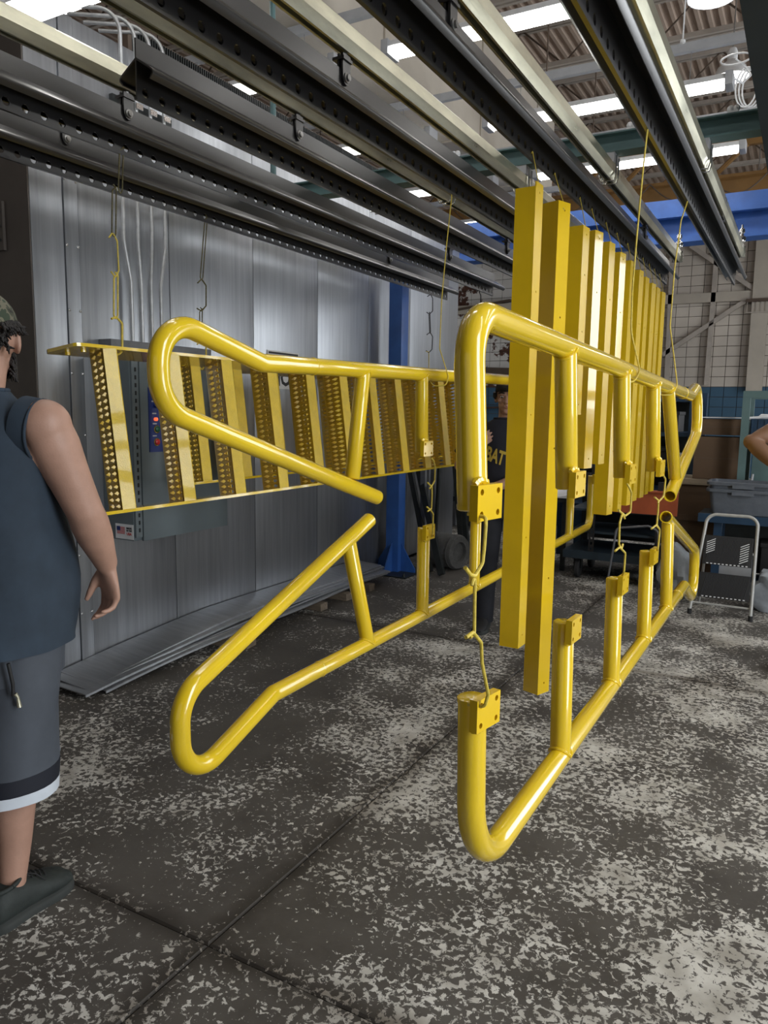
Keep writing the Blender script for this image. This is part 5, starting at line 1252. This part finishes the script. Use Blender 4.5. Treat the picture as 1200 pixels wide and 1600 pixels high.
def legs(mb, hipz, knees, ankles, k=1.0, hw=0.092, hy=0.0):
    for sg, kn, an in zip((1, -1), knees, ankles):
        h = V((sg * hw, hy, hipz)); kn = V(kn); an = V(an)
        mid = kn + (an - kn) * 0.30 + V((0, -0.016, 0))
        mb.tube([h, h + (kn - h) * 0.35, h + (kn - h) * 0.75, kn, mid, kn + (an - kn) * 0.65, an + (kn - an) * 0.06, an - V((0, 0, 0.04))], [0.092 * k, 0.086 * k, 0.068 * k, 0.058 * k, 0.060 * k, 0.046 * k, 0.037 * k, 0.038 * k], 30)
        mb.tube([an + V((0, -0.045, -0.045)), an + V((0, 0.0, -0.04)), an + V((0, 0.08, -0.055)), an + V((0, 0.15, -0.065))], [0.022, 0.028, 0.026, 0.016], 12)
def shoe(P, an, yaw, name='shoe', mt='shoe', lace=True, wk=1.0):
    an = V(an); rt = Matrix.Rotation(yaw, 3, 'Z')
    def S(x, y, z): return an + rt @ V((x, y, 0)) + V((0, 0, z - an.z))
    rings = []; sole = []
    for (y, hw, zt, zb) in ((q[0], q[1] * wk, q[2] * (wk * 0.5 + 0.5), q[3]) for q in ((-0.085, 0.020, 0.055, 0.012), (-0.080, 0.033, 0.090, 0.012), (-0.055, 0.041, 0.112, 0.010), (-0.015, 0.041, 0.112, 0.010), (0.03, 0.041, 0.100, 0.010), (0.07, 0.045, 0.086, 0.010), (0.11, 0.050, 0.070, 0.010), (0.15, 0.048, 0.058, 0.011), (0.18, 0.038, 0.046, 0.013), (0.198, 0.018, 0.030, 0.016))):
        rg = []
        for j in range(16):
            a = 2 * PI * j / 16; rg.append(S(hw * math.copysign(abs(math.cos(a)) ** 0.75, math.cos(a)), y, (zt + zb) / 2 + (zt - zb) / 2 * math.sin(a)))
        rings.append(rg)
        sole.append([S(-hw * 1.08, y, 0.0), S(hw * 1.08, y, 0.0), S(hw * 1.12, y, 0.014), S(hw * 1.05, y, 0.026), S(-hw * 1.05, y, 0.026), S(-hw * 1.12, y, 0.014)])
    mb = MB(); mb.loft(rings); sh = P.build(mb, name, mt)
    mb = MB(); mb.loft(sole); P.build(mb, 'sole', 'sole', sh)
    zf = wk * 0.5 + 0.5
    if lace:
        mb = MB()
        for q in range(5):
            y = 0.035 + 0.016 * q; z = (0.103 - 0.0055 * q * 1.3) * (wk * 0.5 + 0.5) + 0.002
            mb.tube([S(-0.024, y, z - 0.008), S(-0.008, y + 0.006, z + 0.002), S(0.008, y + 0.006, z + 0.002), S(0.024, y, z - 0.008)], 0.0028, 6)
        for sg in (1, -1):
            mb.tube([S(0, 0.03, 0.108 * zf), S(sg * 0.022, 0.02, 0.122 * zf), S(sg * 0.036, 0.035, 0.108 * zf), S(sg * 0.012, 0.036, 0.106 * zf)], 0.0024, 6)
            mb.tube([S(0, 0.03, 0.110 * zf), S(sg * 0.03, 0.06, 0.098 * zf), S(sg * 0.044 * wk, 0.075, 0.078 * zf)], 0.0022, 6)
        P.build(mb, 'laces', 'rubber', sh)
        mb = MB(); mb.tube([S(0.036 * wk * math.cos(a), -0.03 + 0.050 * math.sin(a), (0.112 + 0.006 * math.sin(a)) * zf) for a in [i * 2 * PI / 20 for i in range(21)]], 0.007, 8); P.build(mb, 'collar', mt, sh)
    return sh

# ---- man at the left edge: sleeveless shirt, grey shorts, cap; seen from behind
P1 = Person('person', (-2.03, 1.30, 0), R(20), 'man at the left edge seen from behind, sleeveless slate shirt, grey shorts, camouflage cap')
sh, el, wr = V((0.205, 0.012, 1.445)), V((0.268, 0.092, 1.195)), V((0.262, 0.215, 1.010))
lsh, lel, lwr = V((-0.205, 0.012, 1.445)), V((-0.29, 0.06, 1.19)), V((-0.27, 0.20, 0.98))
aR, aL = V((0.075, -0.055, 0.085)), V((-0.20, 0.17, 0.085))
mb = MB()
TOR = [(0.80, 0.165, 0.135, 0.0), (0.92, 0.185, 0.155, 0.03), (1.02, 0.185, 0.175, 0.055), (1.12, 0.180, 0.165, 0.045), (1.25, 0.185, 0.140, 0.02), (1.36, 0.190, 0.120, 0.01), (1.44, 0.170, 0.095, 0.005), (1.50, 0.105, 0.075, 0.01), (1.53, 0.068, 0.064, 0.02)]
mb.loft([ell((0, yo), rx, ry, z) for z, rx, ry, yo in TOR])
hr1 = Euler((R(4), 0, R(24)), 'XYZ').to_matrix(); hc1 = V((-0.005, 0.075, 1.690))
mb.tube([(0, 0.0, 1.46), (0, 0.025, 1.54), (0, 0.055, 1.63)], [0.078, 0.066, 0.062], 18)
head(mb, hc1, hr1, 1.04)
arm(mb, sh, el, wr, 1.12); arm(mb, lsh, lel, lwr, 1.12)
hand(mb, wr, (0.02, 0.12, -1.0), (-0.86, 0.50, 0.06), ((14, 30, 22), (20, 36, 26), (26, 42, 28), (30, 44, 30)), (0.85, 0.42, 0.55), 1.14, spread=0.03, right=True)
hand(mb, lwr, (0.05, 0.30, -1.0), (0.8, 0.5, 0.0), ((20, 30, 20), (24, 30, 20), (28, 32, 20), (32, 32, 20)), (0.75, 0.6, -0.3), 1.05)
legs(mb, 0.86, ((0.085, 0.0, 0.48), (-0.09, 0.19, 0.48)), (aR, aL), 1.02, hy=0.025)
body = P1.build(mb, 'body', 'skin', voxel=0.005, smooth_it=9)
# shirt
mb = MB()
SH = [(0.805, 0.208, 0.205, 0.050), (0.815, 0.208, 0.205, 0.050), (0.88, 0.208, 0.212, 0.068), (0.98, 0.208, 0.220, 0.085), (1.10, 0.202, 0.205, 0.065), (1.22, 0.198, 0.172, 0.035), (1.33, 0.196, 0.146, 0.018), (1.42, 0.188, 0.116, 0.010), (1.475, 0.158, 0.096, 0.008), (1.515, 0.108, 0.084, 0.012), (1.54, 0.078, 0.074, 0.020)]
rings = [ell((0, yo), rx, ry, z, 32) for z, rx, ry, yo in SH]
for i, rg in enumerate(rings):
    for j, p in enumerate(rg):
        if i < 7: p.x += 0.006 * math.sin(j * 1.7 + i * 1.1); p.y += 0.006 * math.sin(j * 1.3 + i * 0.7)
mb.loft(rings, caps=False)
inner = [[p + (V((0, 0.04, p.z)) - p) * 0.06 for p in rg] for rg in rings]
mb.loft([rings[0], inner[0], inner[1], inner[2]], caps=False)
shirt = P1.build(mb, 'sleeveless_shirt', 'shirt', ang=120)
so = shirt.modifiers.new('sub', 'SUBSURF'); so.levels = 1; so.render_levels = 1
for s_, sg in ((sh, 1), (lsh, -1)):
    c = s_ + V((sg * -0.012, 0.002, -0.016)); nrm = V((sg * 0.92, 0.0, -0.10)).normalized(); u = V((0, 1, 0)); v_ = nrm.cross(u).normalized()
    ringp = [c + u * (0.0775 * math.cos(a)) + v_ * (0.086 * math.sin(a)) for a in [i * 2 * PI / 28 for i in range(29)]]
    mb = MB(); mb.loft([[c + (p - c) * 1.06 - nrm * 0.05 for p in ringp[:-1]], [c + (p - c) * 1.05 - nrm * 0.02 for p in ringp[:-1]], ringp[:-1]], caps=False); mb.tube(ringp, 0.0045, 8)
    P1.build(mb, 'armhole_hem', 'shirt', shirt)
mb = MB(); mb.tube([(0.079 * math.cos(a), 0.02 + 0.075 * math.sin(a), 1.54) for a in [i * 2 * PI / 24 for i in range(25)]], 0.006, 8); P1.build(mb, 'collar_band', 'shirt', shirt)
# shorts
hips = [(0.70, 0.0), (0.90, 0.0)]
def short_leg(sg, kn, hem, top=0.82, r0=0.106, r1=0.102):
    kn = V(kn); h = V((sg * 0.095, 0.02, top)); b_ = V((kn.x + sg * 0.004, kn.y - 0.01, hem))
    rg = []
    for t in (0, 0.2, 0.4, 0.6, 0.8, 1.0):
        c = h + (b_ - h) * t; r_ = r0 + (r1 - r0) * t
        rg.append([V((c.x + r_ * math.cos(a) + 0.004 * math.sin(3 * a + 7 * t), c.y + r_ * 1.12 * math.sin(a) + 0.004 * math.sin(4 * a + 5 * t), c.z)) for a in [2 * PI * j / 28 for j in range(28)]])
    return rg
hemz = 0.375
root_s = None
for sg, kn in ((1, (0.085, -0.01, 0.48)), (-1, (-0.035, 0.20, 0.48))):
    rg = short_leg(sg, kn, hemz)
    def band(t0, t1):
        def at_(t):
            f = t * 5; i = min(4, int(f)); u = f - i; return [p + (q - p) * u for p, q in zip(rg[i], rg[i + 1])]
        return [at_(t0), at_(t1)]
    def grow(r_, f):
        c = sum(r_, V((0, 0, 0))) / len(r_); return [c + (p - c) * f for p in r_]
    T = (0.84 - hemz)
    a0, a1 = 1 - 0.085 / T, 1 - 0.034 / T
    if root_s is None:
        mb = MB(); mb.loft([ell((0, 0.04), 0.180, 0.150, 0.93, 28, 2.2), ell((0, 0.035), 0.194, 0.165, 0.82, 28, 2.2), ell((0, 0.03), 0.192, 0.160, 0.72, 28, 2.2)]); root_s = P1.build(mb, 'shorts', 'shorts')
    mb = MB(); mb.loft([rg[0], rg[1], rg[2], rg[3], rg[4], band(a0, a0)[0]], caps=False); P1.build(mb, 'shorts_leg', 'shorts', root_s)
    for nm, t0, t1, mt in (('navy_hem_band', a0, a1, 'navy'), ('white_hem_band', a1, 1.0, 'white_band')):
        b0, b1 = band(t0, t1); mb = MB(); mb.loft([grow(b0, 0.96), grow(b0, 1.012), grow(b1, 1.012), grow(b1, 0.96)], caps=False); P1.build(mb, nm, mt, root_s)
mb = MB()
zx, zy = 0.135, -0.115
mb.tube([(zx + 0.012, zy, 0.80), (zx + 0.018, zy + 0.006, 0.74), (zx + 0.016, zy + 0.008, 0.705)], 0.005, 8); zp = P1.build(mb, 'pocket_zip', 'black', root_s)
mb = MB(); mb.tube([(zx + 0.022, zy + 0.008, 0.712), (zx + 0.027, zy + 0.012, 0.700), (zx + 0.029, zy + 0.014, 0.672)], [0.006, 0.004, 0.007], 8); P1.build(mb, 'zip_pull', 'zinc', zp)
shoe(P1, aR, R(-17), wk=1.2); shoe(P1, aL, R(20), wk=1.2)
# cap, hair, beard
def H1(p): return hc1 + hr1 @ V(p)
mb = MB(); rg = []
for i in range(9):
    th = PI / 2 * i / 8
    rg.append([H1((0.086 * math.cos(th) * math.cos(a), -0.008 + 0.108 * math.cos(th) * math.sin(a), 0.030 + 0.100 * math.sin(th))) for a in [2 * PI * j / 24 for j in range(24)]])
mb.loft(rg); cap = P1.build(mb, 'cap', 'camo')
mb = MB(); mb.loft([[H1((x * (0.080 - 0.02 * k), 0.088 + 0.062 * k * math.sqrt(max(0, 1 - x * x * 0.7)), 0.040 - 0.012 * k * k + dz)) for x in [-1 + 2 * j / 10 for j in range(11)]] + [H1((x * (0.080 - 0.02 * k), 0.088 + 0.062 * k * math.sqrt(max(0, 1 - x * x * 0.7)), 0.036 - 0.012 * k * k)) for x in [1 - 2 * j / 10 for j in range(11)]] for k, dz in ((0, 0), (0.5, 0.001), (1, 0))]); P1.build(mb, 'cap_brim', 'camo', cap)
rnd = random.Random(3)
mb = MB()
for k in range(420):
    a = rnd.uniform(PI * 0.80, PI * 2.20); z = rnd.uniform(-0.020, 0.040)
    if abs(math.cos(a)) > 0.80: z = rnd.uniform(0.028, 0.045)
    b_ = H1((0.083 * math.cos(a), -0.008 + 0.103 * math.sin(a), z)); o = hr1 @ V((math.cos(a), math.sin(a), 0))
    mb.tube([b_, b_ + o * 0.010 + V((0, 0, -0.010)), b_ + o * 0.014 + V((rnd.uniform(-.012, .012), rnd.uniform(-.012, .012), -0.022 + rnd.uniform(-.006, .01)))], [0.0065, 0.005, 0.0015], 6)
hairo = P1.build(mb, 'hair', 'hair')
mb = MB()
rg = []
for i in range(7):
    t = i / 6
    rg.append([H1(((0.0655 - 0.022 * t * t) * math.cos(a), 0.022 + (0.072 - 0.012 * t) * math.sin(a), -0.050 - 0.075 * t)) for a in [-0.08 * PI + 1.16 * PI * j / 16 for j in range(17)]])
mb.loft(rg, caps=False, closed=False)
for k in range(420):
    a = rnd.uniform(-0.10 * PI, 1.10 * PI); t = rnd.random()
    b_ = H1((0.062 * math.cos(a), 0.022 + 0.066 * math.sin(a), -0.040 - 0.065 * t)); o = hr1 @ V((math.cos(a), math.sin(a), 0))
    mb.tube([b_ - o * 0.004, b_ + o * 0.006 + V((0, 0, -0.010)), b_ + o * 0.009 + V((0, 0, -0.024))], [0.004, 0.0035, 0.001], 6)
P1.build(mb, 'beard', 'hair')
face_parts(P1, hc1, hr1, 1.04)

# ---- man behind the posts, facing the camera
P2 = Person('person', (-1.765, 4.875, 0), -R(159.6), 'man in a dark printed shirt standing behind the yellow posts, facing the camera', 1.035)
mb = MB()
mb.loft([ell((0, yo), rx, ry, z) for z, rx, ry, yo in ((0.78, 0.150, 0.105, 0), (0.90, 0.165, 0.115, 0), (1.00, 0.150, 0.105, 0.0), (1.12, 0.155, 0.105, 0.0), (1.24, 0.168, 0.110, 0), (1.32, 0.165, 0.095, 0), (1.37, 0.110, 0.075, 0), (1.40, 0.062, 0.060, 0.0))])
mb.tube([(0, -0.01, 1.36), (0, 0.0, 1.42), (0, 0.012, 1.48)], [0.062, 0.054, 0.054], 16)
hr2 = Euler((R(-6), 0, R(-4)), 'XYZ').to_matrix(); hc2 = V((0, 0.03, 1.545))
head(mb, hc2, hr2, 0.95)
rs, re, rw = V((0.185, 0.0, 1.32)), V((0.285, 0.09, 1.10)), V((0.215, 0.195, 1.225))
ls, le, lw = V((-0.185, 0.0, 1.32)), V((-0.25, 0.06, 1.08)), V((0.09, 0.20, 0.965))
arm(mb, rs, re, rw, 0.92); arm(mb, ls, le, lw, 0.92)
hand(mb, rw, (-0.75, -0.10, 0.45), (0.2, 0.15, 0.95), ((8, 14, 10), (8, 14, 10), (10, 14, 10), (12, 14, 10)), (0.7, 0.6, 0.2), 0.95, right=True)
hand(mb, lw, (1.0, 0.0, -0.05), (0.0, 0.3, 1.0), ((20, 30, 20), (22, 30, 20), (25, 30, 20), (28, 30, 20)), (0.7, 0.6, 0.2), 0.95)
legs(mb, 0.84, ((0.095, 0.02, 0.46), (-0.095, 0.02, 0.46)), ((0.11, 0.0, 0.085), (-0.11, 0.03, 0.085)))
P2.build(mb, 'body', 'skin', voxel=0.0055, smooth_it=2)
mb = MB()
TE = [(0.80, 0.190, 0.140, 0.005), (0.90, 0.188, 0.138, 0.005), (1.00, 0.178, 0.130, 0.003), (1.12, 0.178, 0.126, 0.002), (1.24, 0.188, 0.128, 0.0), (1.32, 0.182, 0.112, 0.0), (1.375, 0.130, 0.088, 0.0), (1.405, 0.078, 0.072, 0.0)]
rings = [ell((0, yo), rx, ry, z, 32) for z, rx, ry, yo in TE]
mb.loft(rings, caps=False); mb.loft([rings[0], [p * 0.95 + V((0, 0, 0.04)) for p in rings[0]]], caps=False)
for s_, e_ in ((rs, re), (ls, le)):
    mb.tube([s_ + V((-0.06 * (1 if s_.x > 0 else -1), 0, 0.0)), s_, s_ + (e_ - s_) * 0.35, s_ + (e_ - s_) * 0.72], [0.074, 0.076, 0.076, 0.080], 18, caps=False)
tee = P2.build(mb, 'printed_shirt', 'tee', ang=120)
mb = MB(); mb.tube([(0.080 * math.cos(a), 0.074 * math.sin(a), 1.405) for a in [i * 2 * PI / 24 for i in range(25)]], 0.007, 8); P2.build(mb, 'collar_band', 'tee', tee)
# trousers
mb = MB()
mb.loft([ell((0, 0.0), 0.172, 0.122, 0.93, 24), ell((0, 0.0), 0.182, 0.130, 0.84, 24), ell((0, 0.0), 0.170, 0.118, 0.76, 24)])
for sg in (1, -1):
    mb.tube([(sg * 0.09, 0, 0.86), (sg * 0.095, 0.01, 0.66), (sg * 0.098, 0.025, 0.46), (sg * 0.105, 0.005, 0.25), (sg * 0.11, 0.005, 0.05)], [0.098, 0.088, 0.072, 0.068, 0.066], 18)
P2.build(mb, 'trousers', 'jeans')
shoe(P2, (0.11, -0.01, 0.085), R(-8), 'shoe', 'rubber'); shoe(P2, (-0.11, 0.02, 0.085), R(10), 'shoe', 'rubber')
# hair with a fringe
def H2(p): return hc2 + hr2 @ (V(p) * 0.95)
mb = MB(); rg = []
for i in range(9):
    th = -0.35 + (PI / 2 + 0.35) * i / 8; rr = []
    for j in range(28):
        a = 2 * PI * j / 28; front = max(0, math.sin(a)); th2 = max(th, 0.42 * front)
        rr.append(H2((0.086 * math.cos(th2) * math.cos(a), -0.008 + 0.109 * math.cos(th2) * math.sin(a), 0.012 + 0.115 * math.sin(th2))))
    rg.append(rr)
mb.loft(rg)
for k in range(26):
    x = -0.07 + 0.14 * k / 25; yy = 0.100 * math.sqrt(max(0.05, 1 - (x / 0.086) ** 2))
    mb.tube([H2((x * 0.8, yy * 0.75, 0.098)), H2((x * 0.95, yy + 0.004, 0.070)), H2((x + 0.006, yy + 0.002, 0.040))], [0.012, 0.010, 0.003], 6)
for sg in (1, -1):
    for k in range(6): mb.tube([H2((sg * 0.083, -0.03 + 0.014 * k, 0.03)), H2((sg * 0.086, -0.03 + 0.014 * k, 0.0)), H2((sg * 0.083, -0.03 + 0.014 * k, -0.028 + 0.004 * k))], [0.011, 0.010, 0.003], 6)
P2.build(mb, 'hair', 'hair')
face_parts(P2, hc2, hr2, 0.95)
# shirt lettering wrapped on the chest
def chest_print(txt, size, cx_, cz_, tilt, name='lettering'):
    cu = bpy.data.curves.new(name, 'FONT'); cu.body = txt; cu.size = size; cu.extrude = 0.0; cu.offset = 0.004; cu.shear = 0.25
    cu.align_x = 'CENTER'; cu.align_y = 'CENTER'; cu.resolution_u = 3
    o = bpy.data.objects.new(name, cu); COL.objects.link(o); bpy.context.view_layer.update()
    me = bpy.data.meshes.new_from_object(o.evaluated_get(bpy.context.evaluated_depsgraph_get()))
    bpy.data.objects.remove(o); bpy.data.curves.remove(cu)
    bm = bmesh.new(); bm.from_mesh(me); bmesh.ops.subdivide_edges(bm, edges=bm.edges, cuts=2)
    mb = MB(); bm.verts.index_update()
    c, s_ = math.cos(tilt), math.sin(tilt); vs_ = []
    for vv in bm.verts:
        x = -0.52 * (vv.co.x * c - vv.co.y * s_) + cx_; z = vv.co.x * s_ + vv.co.y * c + cz_
        # chest surface at this height
        for (z0, rx0, ry0, y0), (z1, rx1, ry1, y1) in zip(TE[:-1], TE[1:]):
            if z0 <= z <= z1 or (z1 == TE[-1][0]):
                t = min(1, max(0, (z - z0) / (z1 - z0))); rx = rx0 + (rx1 - rx0) * t; ry = ry0 + (ry1 - ry0) * t; yo = y0 + (y1 - y0) * t; break
        y = yo + ry * max(0.0, 1 - min(1, abs(x / rx)) ** 2.3) ** (1 / 2.3) + 0.004
        vs_.append(V((x, y, z)))
    mb.add(vs_, [[vv.index for vv in f.verts] for f in bm.faces]); bm.free()
    P2.build(mb, name, 'print', tee)
chest_print('BAT', 0.125, 0.072, 1.165, -0.16)

# ---- person at the right edge, only the bent arm comes into view
P3 = Person('person', (0.10, 5.02, 0), R(180), 'person just outside the right edge, only a tanned bent elbow showing')
mb = MB()
mb.loft([ell((0, yo), rx, ry, z) for z, rx, ry, yo in ((0.82, 0.150, 0.105, 0), (0.95, 0.165, 0.115, 0), (1.08, 0.150, 0.105, 0.0), (1.20, 0.155, 0.105, 0.0), (1.34, 0.165, 0.110, 0), (1.44, 0.155, 0.095, 0), (1.50, 0.100, 0.075, 0), (1.53, 0.062, 0.060, 0.0))])
mb.tube([(0, -0.01, 1.49), (0, 0.0, 1.56), (0, 0.012, 1.63)], [0.064, 0.056, 0.056], 16)
hr3 = Euler((0, 0, 0), 'XYZ').to_matrix(); hc3 = V((0, 0.03, 1.70)); head(mb, hc3, hr3)
re, rsx, rwx = V((0.375, 0.10, 1.345)), V((0.165, 0.0, 1.47)), V((0.185, 0.22, 1.18))
arm(mb, rsx, re, rwx, 0.95); arm(mb, (-0.185, 0.0, 1.45), (-0.26, 0.04, 1.18), (-0.24, 0.16, 0.98), 0.95)
hand(mb, rwx, (-0.75, 0.15, -0.5), (-0.3, 0.2, 0.9), ((20, 30, 20), (24, 30, 20), (28, 30, 20), (30, 30, 20)), (0.7, 0.6, 0.2))
hand(mb, (-0.24, 0.16, 0.98), (0.0, 0.3, -1.0), (0.9, 0.3, 0.0), ((20, 30, 20), (24, 30, 20), (28, 30, 20), (30, 30, 20)), (0.7, 0.6, -0.2))
legs(mb, 0.90, ((0.095, 0.02, 0.48), (-0.095, 0.02, 0.48)), ((0.11, 0.0, 0.085), (-0.11, 0.03, 0.085)))
P3.build(mb, 'body', 'skin_tan', voxel=0.007, smooth_it=2)
mb = MB()
rings = [ell((0, yo), rx, ry, z, 32) for z, rx, ry, yo in ((0.86, 0.175, 0.135, 0.005), (1.00, 0.175, 0.130, 0.003), (1.2, 0.172, 0.126, 0.002), (1.36, 0.178, 0.126, 0.0), (1.44, 0.168, 0.112, 0.0), (1.50, 0.12, 0.088, 0.0), (1.53, 0.078, 0.072, 0.0))]
mb.loft(rings, caps=False); P3.build(mb, 'work_shirt', 'tee', ang=120)
mb = MB(); mb.loft([ell((0, 0.0), 0.172, 0.125, 0.96, 24), ell((0, 0.0), 0.182, 0.130, 0.88, 24), ell((0, 0.0), 0.170, 0.118, 0.80, 24)])
for sg in (1, -1): mb.tube([(sg * 0.09, 0, 0.88), (sg * 0.095, 0.01, 0.68), (sg * 0.098, 0.025, 0.48), (sg * 0.105, 0.005, 0.25), (sg * 0.11, 0.005, 0.05)], [0.098, 0.088, 0.072, 0.068, 0.066], 18)
P3.build(mb, 'trousers', 'jeans')
shoe(P3, (0.11, -0.01, 0.085), R(-8), 'shoe', 'rubber'); shoe(P3, (-0.11, 0.02, 0.085), R(10), 'shoe', 'rubber')
mb = MB(); mb.loft([[hc3 + V((0.084 * math.cos(th) * math.cos(a), -0.014 + 0.106 * math.cos(th) * math.sin(a), 0.022 + 0.108 * math.sin(th))) for a in [2 * PI * j / 24 for j in range(24)]] for th in [PI / 2 * i / 8 for i in range(9)]]); P3.build(mb, 'hair', 'hair')
face_parts(P3, hc3, hr3)
